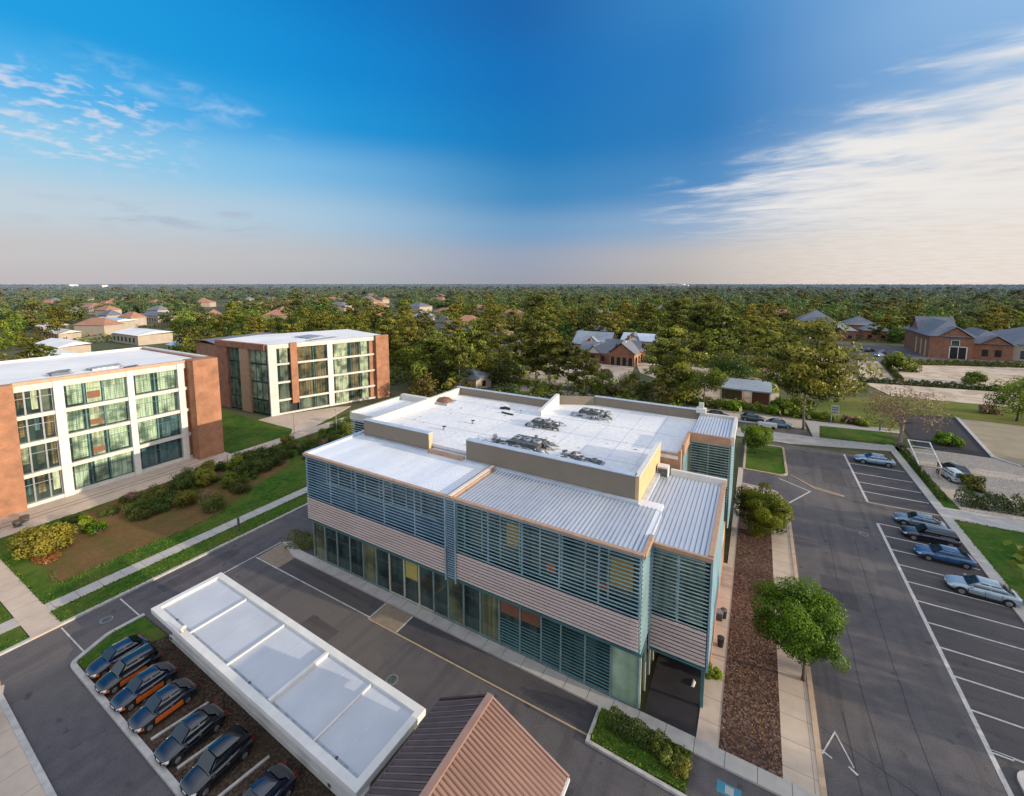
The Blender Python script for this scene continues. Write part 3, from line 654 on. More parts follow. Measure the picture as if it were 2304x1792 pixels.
# return of the main front to the tower
def sidescreen(x, y0, y1, z0, z1, m='louvre_side', pitch=.285): 
    s = MB(); n = int(round((z1-z0)/pitch))
    for k in range(n+1):
        z = z0+(z1-z0)*k/n; s.bar((x,y0,z),(x,y1,z),.10,.04,up=(.42,0,.9))
    return P('louvre_screen', s, m)
sidescreen(-5.2,25.05,27.5,4.5,10.5); P('upper_wall', MB().box(-5.42,-5.3,25.2,27.6,4.4,10.4),'spandrel')
# corner tower
P('tower_wall', MB().box(-5.3,-1.85,27.95,38.6,3.05,10.0), 'dark_opening')
for w_, a0, a1 in upper_windows([-5.15,-3.6,-1.95], 5.7, 9.8, 27.78, ['glass_side']): pass
screen(-5.16,-1.72,27.52,5.6,10.1,'louvre_side')
timber(-5.16,-1.74,27.5,3.15,5.5,9)
P('tower_soffit', MB().box(-5.3,-1.6,27.5,31.6,2.92,3.05), 'louvre_teal')
sidescreen(-1.62,27.5,38.7,3.1,10.1,'louvre_side'); 
P('louvre_post', MB().box(-1.68,-1.56,27.44,27.56,2.9,10.2),'louvre'); P('louvre_post', MB().box(-5.2,-5.08,27.46,27.56,2.9,10.2),'louvre'); P('louvre_post', MB().box(-3.55,-3.45,27.57,27.66,5.6,10.2),'louvre')
P('side_panel', MB().box(-1.78,-1.70,28.0,38.6,3.1,10.0),'spandrel')
P('brick_flank', MB().box(-1.8,-1.66,31.4,44.6,.1,3.0),'brick_x')
# roof edges of the lower roof
P('fascia', MB().box(-36.85,-5.15,24.92,25.2,10.72,10.86).box(-5.42,-5.12,25.2,27.6,10.45,10.86), 'louvre')
P('roof_edge', MB().box(-36.9,-5.1,24.86,25.16,10.865,10.99), 'copper')
P('roof_edge', MB().box(-5.22,-1.55,27.38,27.58,10.2,10.46).box(-5.3,-5.05,25.16,27.40,10.62,10.97), 'copper')
P('roof_edge', MB().box(-1.85,-1.55,27.58,38.9,10.2,10.55), 'copper')
P('roof_edge', MB().box(-5.9,-1.5,38.6,38.9,10.3,10.85), 'white')
P('roof_edge', MB().box(-37.0,-36.6,25.16,33.0,10.6,11.0), 'flash')
# lower roof: smooth membrane part and ribbed metal part
P('lower_roof', MB().box(-36.6,-19.9,25.16,32.2,10.55,10.80), 'roof_metal')
s = MB()
for k in range(70): s.box(-36.4+.235*k,-36.385+.235*k,25.25,31.2,10.80,10.812)
P('lower_roof_seams', s, 'flash')
P('seamed_roof', MB().box(-19.3,-5.3,25.16,32.2,10.55,10.75).prism([(-7.0,31.0),(-7.0,38.6),(-1.9,38.6),(-1.9,27.6),(-5.25,27.6),(-5.25,31.0)],10.1,10.30), 'roof_metal')
s = MB()
for k in range(46): x=-19.15+.3*k; s.box(x-.027,x+.027,25.2,31.2,10.75,10.83)
for k in range(17): x=-6.9+.3*k; s.box(x-.027,x+.027,27.7 if x>-5.2 else 31.6,38.5,10.30,10.38)
P('roof_seams', s, 'roof_rib')
s = MB(); s.prism([(-7.0,31.05),(-5.28,31.05),(-5.28,27.62),(-5.24,27.62),(-5.24,31.09),(-7.0,31.09)],10.28,10.77); P('roof_step', s, 'flash')
P('roof_divider', MB().box(-19.9,-19.3,25.16,31.3,10.55,11.02), 'copper')
P('roof_divider_cap', MB().box(-19.72,-19.42,25.0,31.3,11.02,11.06), 'white')

# upper roof
def upper(poly, z0, z1, m='roof_white'): return P('upper_roof', MB().prism(poly, z0, z1), m)
upper([(-35.6,31.9),(-7.3,31.9),(-7.3,40.2),(-5.6,40.2),(-5.6,44.9),(-5.1,44.9),(-5.1,52.6),(-17.6,52.6),(-21.9,50.8),(-21.9,49.8),(-35.8,48.4)], 11.2, 11.5)
P('upper_roof', MB().box(-5.1,-1.6,45.0,52.0,12.0,12.2), 'roof_metal')
s = MB()
for k in range(12): x=-4.9+.28*k; s.box(x-.025,x+.025,45.2,51.8,12.2,12.27)
P('roof_seams', s, 'roof_rib')
P('upper_roof', MB().prism([(-40.4,33.9),(-35.9,33.9),(-35.9,41.6),(-40.4,41.6)],11.5,11.8),'roof_white')
P('wing_wall', MB().box(-40.3,-36.5,34.0,41.5,0,11.5),'dark_opening')
P('wing_parapet', MB().box(-40.7,-40.35,33.7,42.3,11.3,12.2).box(-40.35,-35.9,33.7,33.95,11.3,12.1).box(-40.35,-35.9,41.6,42.2,11.3,12.5),'cream')
s = MB()
for k in range(34): s.bar((-40.5,33.6,2+.28*k),(-36.6,33.6,2+.28*k),.1,.03,up=(0,-.4,.9))
P('louvre_screen', s, 'louvre')
# welded sheet laps and stains on the membrane
s = MB()
for k in range(11): x=-34.5+2.6*k; s.box(x,x+.05,32.1,48.2 if x<-22 else 50.5 if x<-18 else 52.4,11.5,11.507) if x<-7.6 else None
for y in (36.5,41.2,45.6): s.box(-35.5,-7.5,y,y+.05,11.507,11.512) if y<40 else s.box(-35.5,-5.7,y,y+.05,11.507,11.512)
P('roof_laps', s, 'flash')
s = MB(); q_ = random.Random(8)
for k in range(26):
    x=q_.uniform(-34,-8); y=q_.uniform(32.6,47.5); a=q_.uniform(0,3.1); w=q_.uniform(.08,.3)
    s.bar((x,y,11.53),(x+w*math.cos(a),y+w*math.sin(a),11.53),w*.6,.06)
P('roof_debris', s, 'duct')
# parapets
def parapet(x0,x1,y0,y1,z0,z1,m='taupe',cap='flash',o=.05):
    pw = P('parapet', MB().box(x0,x1,y0,y1,z0,z1), m); P('coping', MB().box(x0-o,x1+o,y0-o,y1+o,z1,z1+.07), cap, pw); return pw
parapet(-35.9,-27.05,31.45,31.95,10.6,12.55)
parapet(-22.6,-7.3,31.45,31.95,10.6,12.75)
parapet(-7.28,-7.0,31.5,39.6,10.4,12.75,'ochre','white')  # east parapet carries the sunlit tone in its colour
P('parapet_end', MB().box(-27.04,-26.98,31.44,31.96,10.6,12.55),'ochre')  # thin end skin in painted sunlight over the taupe parapet
P('parapet', MB().box(-36.1,-35.7,31.97,48.4,11.0,12.45),'cream')
parapet(-36.2,-21.9,48.45,48.85,11.0,12.5,'taupe','flash')
P('parapet', MB().prism([(-21.9,48.5),(-21.9,50.6),(-17.6,52.5),(-17.6,52.9),(-22.2,51.0),(-22.2,48.5)],11.0,12.55),'taupe')
parapet(-17.58,-5.1,52.6,53.0,11.0,12.6,'taupe','flash')
P('parapet', MB().box(-5.08,-1.3,52.05,52.4,10.5,12.5),'cream'); P('parapet', MB().box(-1.62,-1.3,45.0,52.04,11.7,12.5),'cream')
P('parapet', MB().box(-5.4,-1.63,44.7,44.98,11.6,12.45),'copper'); P('parapet', MB().box(-5.45,-5.15,41.0,44.7,11.4,12.4),'copper')
P('base_flashing', MB().box(-36.2,-26.9,31.05,31.42,10.6,10.98).box(-22.75,-6.9,31.05,31.42,10.6,10.98).box(-6.98,-6.6,31.05,39.5,10.25,10.7),'flash')
P('base_flashing', MB().box(-26.88,-22.77,31.2,31.5,10.6,11.15),'copper')
P('roof_ramp', MB().add([(-26.95,31.5,10.9),(-22.65,31.5,10.9),(-22.65,33.4,11.55),(-26.95,33.4,11.55),(-26.95,33.4,10.5),(-22.65,33.4,10.5),(-26.95,31.5,10.5),(-22.65,31.5,10.5)],[(0,1,2,3),(0,6,7,1),(1,7,5,2),(0,3,4,6)]),'roof_metal')
# white upstand wall that splits the back of the roof
P('roof_upstand', MB().add([(-21.9,44.9,11.5),(-21.45,44.9,11.5),(-21.45,50.2,11.5),(-21.9,50.2,11.5),(-21.9,44.9,12.1),(-21.45,44.9,12.1),(-21.45,50.2,13.0),(-21.9,50.2,13.0)],[(3,2,1,0),(4,5,6,7),(0,1,5,4),(1,2,6,5),(2,3,7,6),(3,0,4,7)]),'white')
# east wing front with louvres and brown door strip
P('wing_wall', MB().box(-5.2,-1.75,45.2,52.0,0,12.0),'dark_opening')
for w_, a0, a1 in upper_windows([-5.1,-3.5,-1.8], 7.2, 11.4, 44.98, ['glass_side']): pass
screen(-5.1,-1.6,44.72,6.2,11.6,'louvre_side'); sidescreen(-1.5,44.9,52.0,3.5,12.0,'louvre_side'); sidescreen(-5.3,41.2,44.7,6.2,11.5,'louvre_side')
P('brown_panel', MB().box(-7.2,-5.6,40.25,40.5,8.0,11.7),'copper'); P('brown_panel', MB().box(-5.6,-5.35,40.3,41.0,8,12.0),'copper')
P('courtyard_wall', MB().box(-7.2,-5.45,40.6,45.0,0,11.2),'dark_opening')
P('west_screen', MB().box(-36.78,-36.70,25.3,33.5,4.5,10.6),'louvre_teal')

# rooftop plant, each unit a thing of its own
def fan_unit(loc, w, d, h, label, kind, seed, group='plant units on the office roof'):
    w*=1.25; d*=1.25; h*=.75; kind=int(kind*1.6)
    t = thing('roof_unit', loc, label, 'roof unit', group)
    x, y, z = loc; r = random.Random(seed)
    MB().box(x-w/2,x+w/2,y-d/2,y+d/2,z,z+.14).build('kerb_base', M['duct'], t)
    b_ = MB(); b_.box(x-w*.42,x+w*.42,y-d*.42,y+d*.42,z+.14,z+h).build('casing', M['duct_dark'], t)
    s = MB()
    for k in range(int(w/.16)): s.box(x-w*.41+.16*k,x-w*.41+.16*k+.05,y-d*.44,y-d*.425,z+.2,z+h-.08)
    s.build('grille', M['duct'], t)
    n = max(1,int(w/1.1))
    for k in range(n):
        fx = x-w*.42+w*.84*(k+.5)/n
        f_ = MB(); f_.tube([(fx,y,z+h),(fx,y,z+h+.16)], min(.42,d*.3), 16); f_.build('fan_shroud', M['duct'], t)
        q = MB()
        for a in range(5): an = a*1.257; q.bar((fx,y,z+h+.165),(fx+.3*math.cos(an),y+.3*math.sin(an),z+h+.165),.1,.015)
        q.build('fan_blade', M['duct_dark'], t)
    for k in range(kind):
        px = x + r.uniform(-w*.5,w*.5); py = y - d*.5 - r.uniform(.1,.5); L_ = r.uniform(.7,2.0); an = r.uniform(0,3.1)
        q = MB(); q.tube([(px,py,z+.12),(px+.25*math.cos(an),py,z+.35),(px+L_*math.cos(an),py-L_*.3*math.sin(an),z+.3),(px+L_*math.cos(an)*1.1,py-L_*.35*math.sin(an),z+.08)],r.uniform(.05,.13),8)
        q.build('pipe', M['duct'] if r.random()<.5 else M['duct_dark'], t, smooth=True)
    return t
fan_unit((-18.6,35.9,11.5), 3.0, 2.0, .75, 'large dark air handling unit amid loose ducts behind the taupe parapet', 9, 1)
fan_unit((-19.4,33.9,11.5), 2.6, 1.3, .55, 'low cluster of silver ducts tucked against the taupe parapet', 14, 2)
fan_unit((-20.0,42.3,11.5), 2.2, 1.2, .6, 'dark unit at the foot of the white roof upstand', 6, 3)
fan_unit((-16.5,48.2,11.5), 2.4, 1.6, .8, 'dark unit with a pale cowl near the back parapet', 5, 4)
fan_unit((-12.2,35.0,11.5), 2.2, .8, .35, 'shallow silver unit near the ochre parapet wall', 9, 5)
def vent(loc, label):
    t = thing('roof_vent', loc, label, 'roof vent', 'small vents on the office roof'); x,y,z = loc
    MB().tube([(x,y,z),(x,y,z+.3)],.12,10).build('stack', M['duct'], t); MB().tube([(x,y,z+.34),(x,y,z+.38)],.22,12).build('cap', M['duct_dark'], t)
def tangle(loc, w, d, h, n, label, seed):
    """a heap of bent ducts, louvre panels and hoses around a low casing"""
    r = random.Random(seed); t = thing('roof_unit', loc, label, 'roof unit', 'plant units on the office roof'); x,y,z = loc
    MB().prism(rounded([(x-w*.42,y-d*.4),(x+w*.42,y-d*.34),(x+w*.36,y+d*.4),(x-w*.38,y+d*.36)],.15,3),z,z+h*.55).build('casing', M['duct_dark'], t)
    for k in range(n):
        px=x+r.uniform(-.5,.5)*w; py=y+r.uniform(-.5,.5)*d; a=r.uniform(0,6.3); L_=r.uniform(.4,1.1); e=r.uniform(-.25,.5)
        if k%3==0:
            MB().bar((px,py,z+h*r.uniform(.3,.6)),(px+L_*math.cos(a),py+L_*math.sin(a),z+h*r.uniform(.35,.9)),r.uniform(.25,.6),.04,up=(r.uniform(-.4,.4),r.uniform(-.4,.4),1)).build('panel', M['duct_dark'] if r.random()<.7 else M['duct'], t)
        else:
            p=[(px,py,z+.08),(px+.35*L_*math.cos(a),py+.35*L_*math.sin(a),z+h*r.uniform(.5,1.0)),(px+L_*math.cos(a),py+L_*math.sin(a),z+h*r.uniform(.3,.7)),(px+1.2*L_*math.cos(a+.3),py+1.2*L_*math.sin(a+.3),z+.08)]
            MB().tube(p,r.uniform(.04,.11),7).build('pipe', M['duct'] if r.random()<.42 else M['duct_dark'], t, smooth=True)
    return t
tangle((-17.8,36.6,11.5),2.6,1.8,.55,30,'dark heap of bent ducts behind the large air handling unit',21)
tangle((-21.0,34.9,11.5),2.4,1.4,.45,26,'tangle of silver and dark ducts on the west side of the large air handling unit',22)
tangle((-19.2,42.7,11.5),1.6,1.2,.5,20,'dark tangle of hoses leaning on the roof upstand',23)
tangle((-15.4,48.4,11.5),1.6,1.4,.55,20,'dark tangle of hoses beside the unit at the back parapet',24)
tangle((-13.9,35.2,11.5),1.6,1.0,.35,16,'small silver tangle near the ochre parapet wall',25)
vent((-28.4,35.6,11.5),'small single vent pipe in the open front part of the white roof')
vent((-26.9,38.8,11.5),'small vent pipe halfway across the white roof')
vent((-23.5,33.2,11.2),'small white vent beside the gap in the taupe parapet')
solid('black_hose', MB().tube([(-27.2,45.1,11.62),(-26.6,45.4,11.7),(-25.9,45.3,11.65)],.16,8), M['rubber'], 'short thick black hose lying on the white roof, nearer its back parapet', 'hose')
solid('black_hose', MB().tube([(-26.2,43.9,11.6),(-25.4,43.7,11.6),(-24.5,43.6,11.6)],.10,8), M['rubber'], 'thin black hose lying straight on the white roof', 'hose')
t = thing('skylight', (-35.2,44.0,11.5), 'brownish skylight dome in a grey frame at the corner of the white roof', 'skylight')
MB().box(-36.6+.6,-33.8,42.9,45.1,11.5,11.75).build('frame', M['duct'], t)
dm = MB(); vs=[]; fs=[]
for j in range(5):
    for i in range(16):
        e=j/4*math.pi/2; an=2*math.pi*i/16; vs.append((-34.9+.95*math.cos(an)*math.cos(e),44.0+.9*math.sin(an)*math.cos(e),11.75+.55*math.sin(e)))
for j in range(4):
    for i in range(16): fs.append((j*16+i,j*16+(i+1)%16,(j+1)*16+(i+1)%16,(j+1)*16+i))
dm.add(vs,fs); dm.build('dome', M['brown_blind'], t, smooth=True)
t = thing('roof_finial', (-5.0,52.3,12.5), 'white stepped finial box on the back corner of the office roof', 'roof finial')
MB().box(-5.5,-4.5,51.9,52.7,12.5,13.0).build('base', M['white'], t); MB().box(-5.25,-4.75,52.1,52.5,13.0,13.6).build('top', M['cream'], t)
t = thing('air_conditioner', (-6.4,38.0,10.3), 'small white wall unit beside the ochre parapet', 'air conditioner')
MB().box(-6.9,-6.0,37.7,38.5,10.3,11.3).build('casing', M['white'], t); MB().box(-6.85,-6.05,37.67,37.69,10.45,11.15).build('grille', M['duct_dark'], t)

# ------------------------------------------------------------------ four storey block nearest the terrace
LB = thing('apartment_block', (-85,20,0), 'four storey orange brick block with white grid facade, beside the planting bed', 'apartment block')
def Q(name, mb, m, parent=None, **kw): return mb.build(name, M[m] if isinstance(m,str) else m, parent or LB, **kw)
Q('core_wall', MB().box(-97,-75.9,-4,34.8,0,14.7),'dark_opening')
Q('brick_pier', MB().box(-75.88,-74.6,-4,14.6,0,15.3),'brick_x')
Q('brick_pier', MB().box(-75.88,-73.0,32.35,35.8,0,15.5),'brick_x')
Q('end_wall', MB().box(-97,-75.9,34.85,35.7,0,15.3),'brick_y')
Q('roof', MB().box(-97.2,-75.5,-4,35.2,14.72,15.12),'roof_white_far')
Q('roof_edge', MB().box(-75.48,-75.0,14.62,32.3,15.02,15.42),'copper'); Q('parapet', MB().box(-97.6,-97.2,-4,36,14.7,15.5),'cream'); Q('parapet', MB().box(-97.2,-75.9,35.2,35.9,15.1,15.5),'cream')
fl = [0.35,4.0,7.8,11.15,14.5]
bays = [(14.62,17.9,[15.5,16.85],'glass_blue'),(18.85,25.1,[20.8,22.65],'glass_green'),(25.85,31.05,[28.35],'glass_green')]
for z in fl: Q('floor_band', MB().box(-75.86,-75.05,14.62,32.3,z-.25 if z>1 else 0.02,z+.22 if z<14 else 15.0),'cream')
for y0,y1 in ((17.92,18.83),(25.12,25.83),(31.1,31.9)): Q('column', MB().box(-75.86,-74.9,y0,y1,.03,15.02),'white')
Q('column', MB().box(-75.86,-75.3,31.92,32.33,.03,15.0),'brick_x')
r = random.Random(5)
for bi,(y0,y1,ms,gm) in enumerate(bays):
    for k in range(4):
        z0 = fl[k]+.23; z1 = fl[k+1]-.26
        ys = [y0]+ms+[y1]
        for j in range(len(ys)-1):
            m_ = gm
            if bi==0: m_ = ['glass_blue','glass_amber','glass_green_plain','glass_side','glass_amber'][(k*2+j)%5]
            elif bi==1 and j==1 and k>0: m_ = 'glass_green_plain'
            elif bi==2 and j==1 and k==1: m_ = 'glass_blue'
            elif k==0: m_ = 'glass_blue' if bi==2 else gm
            w_ = Q('window', MB().box(-75.55,-75.5,ys[j]+.08,ys[j+1]-.08,z0,z1), 'glass_plain')
            yw = ys[j+1]-ys[j]-.2; e0 = r.uniform(.0,.16); e1 = r.uniform(.0,.14)
            if bi == 0: e0 = r.uniform(0,.5); e1 = r.uniform(0,.25)
            Q('curtain', MB().box(-75.492,-75.48,ys[j]+.1+yw*e0,ys[j+1]-.1-yw*e1,z0+.05+(r.uniform(.1,1.2) if bi==0 else r.uniform(0,.25)),z1-.03), m_, w_)
            f = MB(); f.box(-75.6,-75.36,ys[j]-.02,ys[j]+.08,z0,z1); f.box(-75.6,-75.36,ys[j+1]-.08,ys[j+1]-.021,z0,z1)
            f.box(-75.58,-75.42,ys[j]+.08,ys[j+1]-.08,z0+(z1-z0)*.68,z0+(z1-z0)*.68+.06)
            if ys[j+1]-ys[j]>2.1: f.box(-75.58,-75.44,(ys[j]+ys[j+1])/2-.03,(ys[j]+ys[j+1])/2+.03,z0,z0+(z1-z0)*.68)
            Q('frame', f, 'mullion' if bi else 'steel', w_)
            if bi==1 and j==1 and k in (1,2,3):
                s = MB(); s.box(-75.44,-75.40,ys[j]+.3,ys[j+1]-.3,z0+.5+.2*(k==3),z0+1.2+.4*(k==3)); Q('hanging', s, 'brown_blind', w_)
# things on its roof
def heap(name, loc, label, cat, sx, sy, h, m, seed):
    r = random.Random(seed); t = thing(name, loc, label, cat); x,y,z = loc
    MB().box(x-sx*.4,x+sx*.4,y-sy*.4,y+sy*.4,z,z+h*.6).build('casing', M[m], t)
    MB().add([(x-sx*.5,y-sy*.5,z+h*.55),(x+sx*.5,y-sy*.5,z+h*.5),(x+sx*.42,y+sy*.5,z+h*.8),(x-sx*.45,y+sy*.5,z+h*.9),(x,y,z+h*1.05)],[(0,1,4),(1,2,4),(2,3,4),(3,0,4),(3,2,1,0)]).build('cover', M[m], t)
    for k in range(3): MB().tube([(x+r.uniform(-sx,sx)*.4,y-sy*.55,z+.1),(x+r.uniform(-sx,sx)*.6,y+sy*.6,z+.12)],.07,6).build('pipe', M['duct'], t)
    return t
heap('roof_unit',(-78.9,19.6,15.12),'grey tarp covered unit on the brick block roof','roof unit',1.3,2.2,.6,'shingle',3)
heap('roof_unit',(-79.2,24.2,15.12),'wide greenish unit on the brick block roof','roof unit',1.4,3.6,.5,'duct',4)
heap('roof_unit',(-77.0,26.4,15.12),'low dark unit near the copper roof edge of the brick block','roof unit',.8,1.6,.3,'duct_dark',8)

# ------------------------------------------------------------------ four storey block behind the lawn
B2 = thing('apartment_block', (-88,64,0), 'four storey block with white corner pillar and dark brick bands, behind the lawn', 'apartment block')
A_ = Vector((-85.0,51.0)); Bv = Vector((-76.4,75.0)); u_ = (Bv-A_).normalized(); n_ = Vector((u_.y,-u_.x))   # outward
D_ = Vector((-103.0,50.3)); s_ = (D_-A_).normalized(); ns_ = Vector((-s_.y, s_.x)); ns_ = ns_ if ns_.y < 0 else -ns_
def fb(mb, s0, s1, o0, o1, z0, z1, O=A_, u=u_, n=n_):
    p = [O+u*s0+n*o0, O+u*s1+n*o0, O+u*s1+n*o1, O+u*s0+n*o1]
    return mb.prism([(q.x,q.y) for q in p], z0, z1)
def T(name, mb, m, parent=None): return mb.build(name, M[m], parent or B2)
T('core_wall', MB().prism([tuple(A_-n_*.55-ns_*.55), tuple(Bv-n_*.6), (-97,80.5), (-104.5,61), tuple(D_-ns_*.6)],0,14.2),'dark_opening')
T('roof', MB().prism([tuple(A_-n_*.3-ns_*.3), tuple(Bv-n_*.3), (-97,80.7), (-105,61), tuple(D_-ns_*.3)],14.22,14.6),'roof_white_far')
f2 = [0.2,3.05,6.75,10.55,14.0]
for k,z in enumerate(f2):
    T('floor_band', fb(MB(),1.52,22.2,-.5,-.05,z-.2 if k else .02,z+.2 if k<4 else 14.65),'cream')
T('corner_pillar', fb(MB(),0,1.5,-.9,.1,.03,14.7),'cream')
T('brick_pier', fb(MB(),4.05,5.35,-.5,.45,2.2,14.8),'brick_x')
T('column', fb(MB(),11.5,12.6,-.5,.06,.03,14.0),'white')
T('brick_pier', fb(MB(),22.3,25.4,-.6,.6,.03,14.9),'brick_x')
T('brick_recess', fb(MB(),21.0,22.28,-.55,-.35,.03,14.6),'brick_x')
for s0,s1,ms,gm in ((1.55,4.0,[],'glass_side'),(5.4,11.45,[8.6],'glass_amber'),(12.65,20.95,[16.6,18.6],'glass_green_plain')):
    for k in range(4):
        z0=f2[k]+.21; z1=f2[k+1]-.21; ss=[s0]+ms+[s1]
        for j in range(len(ss)-1):
            m_ = gm
            if gm=='glass_green_plain' and j==1: m_='glass_amber'
            if gm=='glass_amber' and k==0: m_='glass_side'
            if gm=='glass_side': m_ = 'glass_green_plain' if k==3 else 'glass_side'
            w_ = T('window', fb(MB(),ss[j]+.07,ss[j+1]-.07,-.42,-.36,z0,z1), 'glass_plain')
            wd_ = ss[j+1]-ss[j]
            T('curtain', fb(MB(),ss[j]+.1+wd_*r.uniform(.02,.2),ss[j+1]-.1-wd_*r.uniform(.02,.2),-.35,-.338,z0+.05,z1-.05), m_, w_)
            f = MB(); fb(f,ss[j]-.02,ss[j]+.07,-.45,-.22,z0,z1); fb(f,(ss[j]+ss[j+1])/2-.03,(ss[j]+ss[j+1])/2+.03,-.44,-.3,z0,z1)
            T('frame', f, 'mullion', w_)
sd = dict(O=A_, u=s_, n=ns_)
for s0,s1,m_ in ((6.5,9.5,'copper'),(14.0,17.6,'brick_y')): T('brick_pier', fb(MB(),s0,s1,-.5,.1,.03,13.5,**sd),m_)
T('eaves_beam', fb(MB(),.9,17.8,-.5,.25,13.55,14.75,**sd),'brick_y')
for s0,s1,gm in ((1.0,6.45,'glass_green_plain'),(9.55,13.95,'glass_side')):
    for k in range(4):
        z0=f2[k]+.12; z1=f2[k+1]-.12 if k<3 else 13.4
        w_ = T('window', fb(MB(),s0+.05,s1-.05,-.42,-.36,z0,z1,**sd), 'glass_side' if (k==0 or gm=='glass_side') else gm)
        f = MB(); 
        for q in (0,.33,.66): fb(f,s0+(s1-s0)*q-.0,s0+(s1-s0)*q+.08,-.45,-.25,z0,z1,**sd)
        fb(f,s0+.08,s1,-.44,-.28,z0,z0+.12,**sd)
        T('frame', f, 'mullion', w_)
heap('roof_unit',(-90,64,14.6),'flat grey unit in the middle of the second block roof','roof unit',6,4,.35,'duct',13)
heap('roof_unit',(-84.5,63,14.6),'thin pipes lying along the second block roof','roof unit',1.2,7,.25,'roof_rib',17)

# low brick wing with a curved grey roof behind
W = thing('brick_wing', (-120,66,0), 'low brick wing with a grey curved roof behind the apartment blocks', 'building')
MB().prism([(-133,60),(-118,58.5),(-107,60),(-107,75),(-134,76)],0,11.2).build('wall', M['brick_x'], W)
v=[];f=[]
for i in range(9):
    x=-134.5+i*1.9; z=11.25+.9*math.sin(i/8*math.pi); v+= [(x,58.8,z),(x,77,z+.2)]
for i in range(8): f.append((2*i,2*i+2,2*i+3,2*i+1))
MB().add(v,f).build('roof', M['shingle'], W); MB().box(-119,-106.5,58.2,76,11.25,12.3).build('parapet', M['brick_y'], W)

# ------------------------------------------------------------------ flat carport building and gable kiosk in front
CP = thing('carport', (-26,14.7,0), 'long low flat roofed shed with four white ribs across its pale blue roof', 'shed')
MB().box(-37.3,-15.5,13.45,16.9,0,2.79).build('wall', M['white'], CP)
MB().box(-15.49,-15.4,13.5,16.85,0,2.79).build('end_wall', M['olive_wall'], CP)
MB().box(-37.66,-15.2,12.46,17.2,2.80,2.95).build('roof_deck', M['white'], CP)
MB().box(-37.2,-15.65,12.95,16.75,2.96,3.02).build('roof_panel', M['roof_blue'], CP)
q = MB(); q.band([(-37.45,12.65),(-15.4,12.65),(-15.4,16.98),(-37.45,16.98)], .46, 2.955, 3.22, closed=True); q.build('parapet', M['white'], CP, bevel=.03)
for x,h,wd in ((-32.85,.10,.12),(-27.95,.10,.12),(-23.2,.24,.22),(-19.1,.10,.12)):
    MB().box(x-wd/2,x+wd/2,12.9,16.74,3.022,3.02+h).build('roof_rib', M['white'], CP)
MB().box(-37.6,-15.2,13.36,13.44,0,.45).build('plinth', M['white'], CP)
for x in (-35.4,-30.4,-25.6,-21.2,-17.3): MB().box(x,x+.04,12.96,16.74,3.022,3.028).build('roof_lap', M['flash'], CP)
q = MB(); q.box(-37.2,-15.65,12.96,13.1,3.022,3.035); q.build('gutter', M['duct'], CP)
for x in (-35,-25.5,-17.4): MB().tube([(x,13.03,3.0),(x,13.03,3.06)],.09,10).build('drain', M['duct_dark'], CP)
for x in (-37.3,-18.6): MB().box(x-.12,x+.12,13.33,13.355,.2,.4).build('wall_vent', M['duct_dark'], CP)
MB().tube([(-33.2,12.62,3.2),(-33.2,12.62,3.5),(-32.95,12.75,3.62)],.12,10).build('roof_vent', M['white'], CP, smooth=True)

CP.rotation_euler.z = -.030
KI = thing('kiosk', (-10.3,12,0), 'gabled kiosk with corrugated brown roof and white walls beside the flat shed', 'kiosk')
rx, rz, ex0, ex1, ez, yb, yf = -10.75, 6.3, -13.95, -6.5, 4.35, 16.75, 3.0
ry = yb
MB().prism([(-13.4,yf+.6),(-6.85,yf+.6),(-6.85,16.4),(-13.4,16.4)],0,4.25).build('wall', M['white'], KI)
MB().add([(-13.4,16.42,4.25),(-6.85,16.42,4.25),(rx,16.42,6.1)],[(0,1,2)]).build('gable', M['white'], KI)
def slope(name,xa,za,xb,zb,m,n,y0,y1b,lift):
    """corrugated sheet from ridge (xa) to eave (xb); ribs run down the slope"""
    v=[];f=[]; 
    for k in range(n*4+1):
        y=y0+(y1b-y0)*k/(n*4); h=(0,.055,.055,0)[k%4]*lift
        v+= [(xa,y,za+h),(xb,y,zb+h)]
    for k in range(n*4): f.append((2*k,2*k+1,2*k+3,2*k+2))
    return MB().add(v,f).build(name, M[m], KI)
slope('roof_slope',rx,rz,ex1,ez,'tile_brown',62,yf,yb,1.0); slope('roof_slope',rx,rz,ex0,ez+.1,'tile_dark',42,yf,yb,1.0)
q = MB()
for k in range(62): y = yf+(yb-yf)*(k+.02)/62; q.bar((rx+.1,y,rz+.0),(ex1,y,ez+.005),.055,.03)
q.build('roof_seams', M['brown_blind'], KI)
q = MB()
for k in range(42): y = yf+(yb-yf)*(k+.4)/42; q.bar((rx-.1,y,rz+.04),(ex0,y,ez+.15),.05,.03)
q.build('roof_seams', M['tile_light'], KI)
MB().bar((rx,yf,rz+.04),(rx,yb+.08,rz+.04),.34,.13).build('ridge_cap', M['ridge'], KI)
q = MB(); q.bar((rx,yb+.03,rz-.02),(ex1,yb+.03,ez-.02),.1,.22); q.build('barge_board', M['ridge'], KI)
q = MB(); q.bar((rx,yb+.03,rz-.02),(ex0,yb+.03,ez+.08),.1,.22); q.build('barge_board', M['tile_dark'], KI)
MB().bar((ex1+.03,yf,ez-.03),(ex1+.03,yb,ez-.03),.12,.14).build('gutter', M['white'], KI); MB().bar((ex0-.03,yf,ez+.07),(ex0-.03,yb,ez+.07),.12,.14).build('gutter', M['tile_dark'], KI)

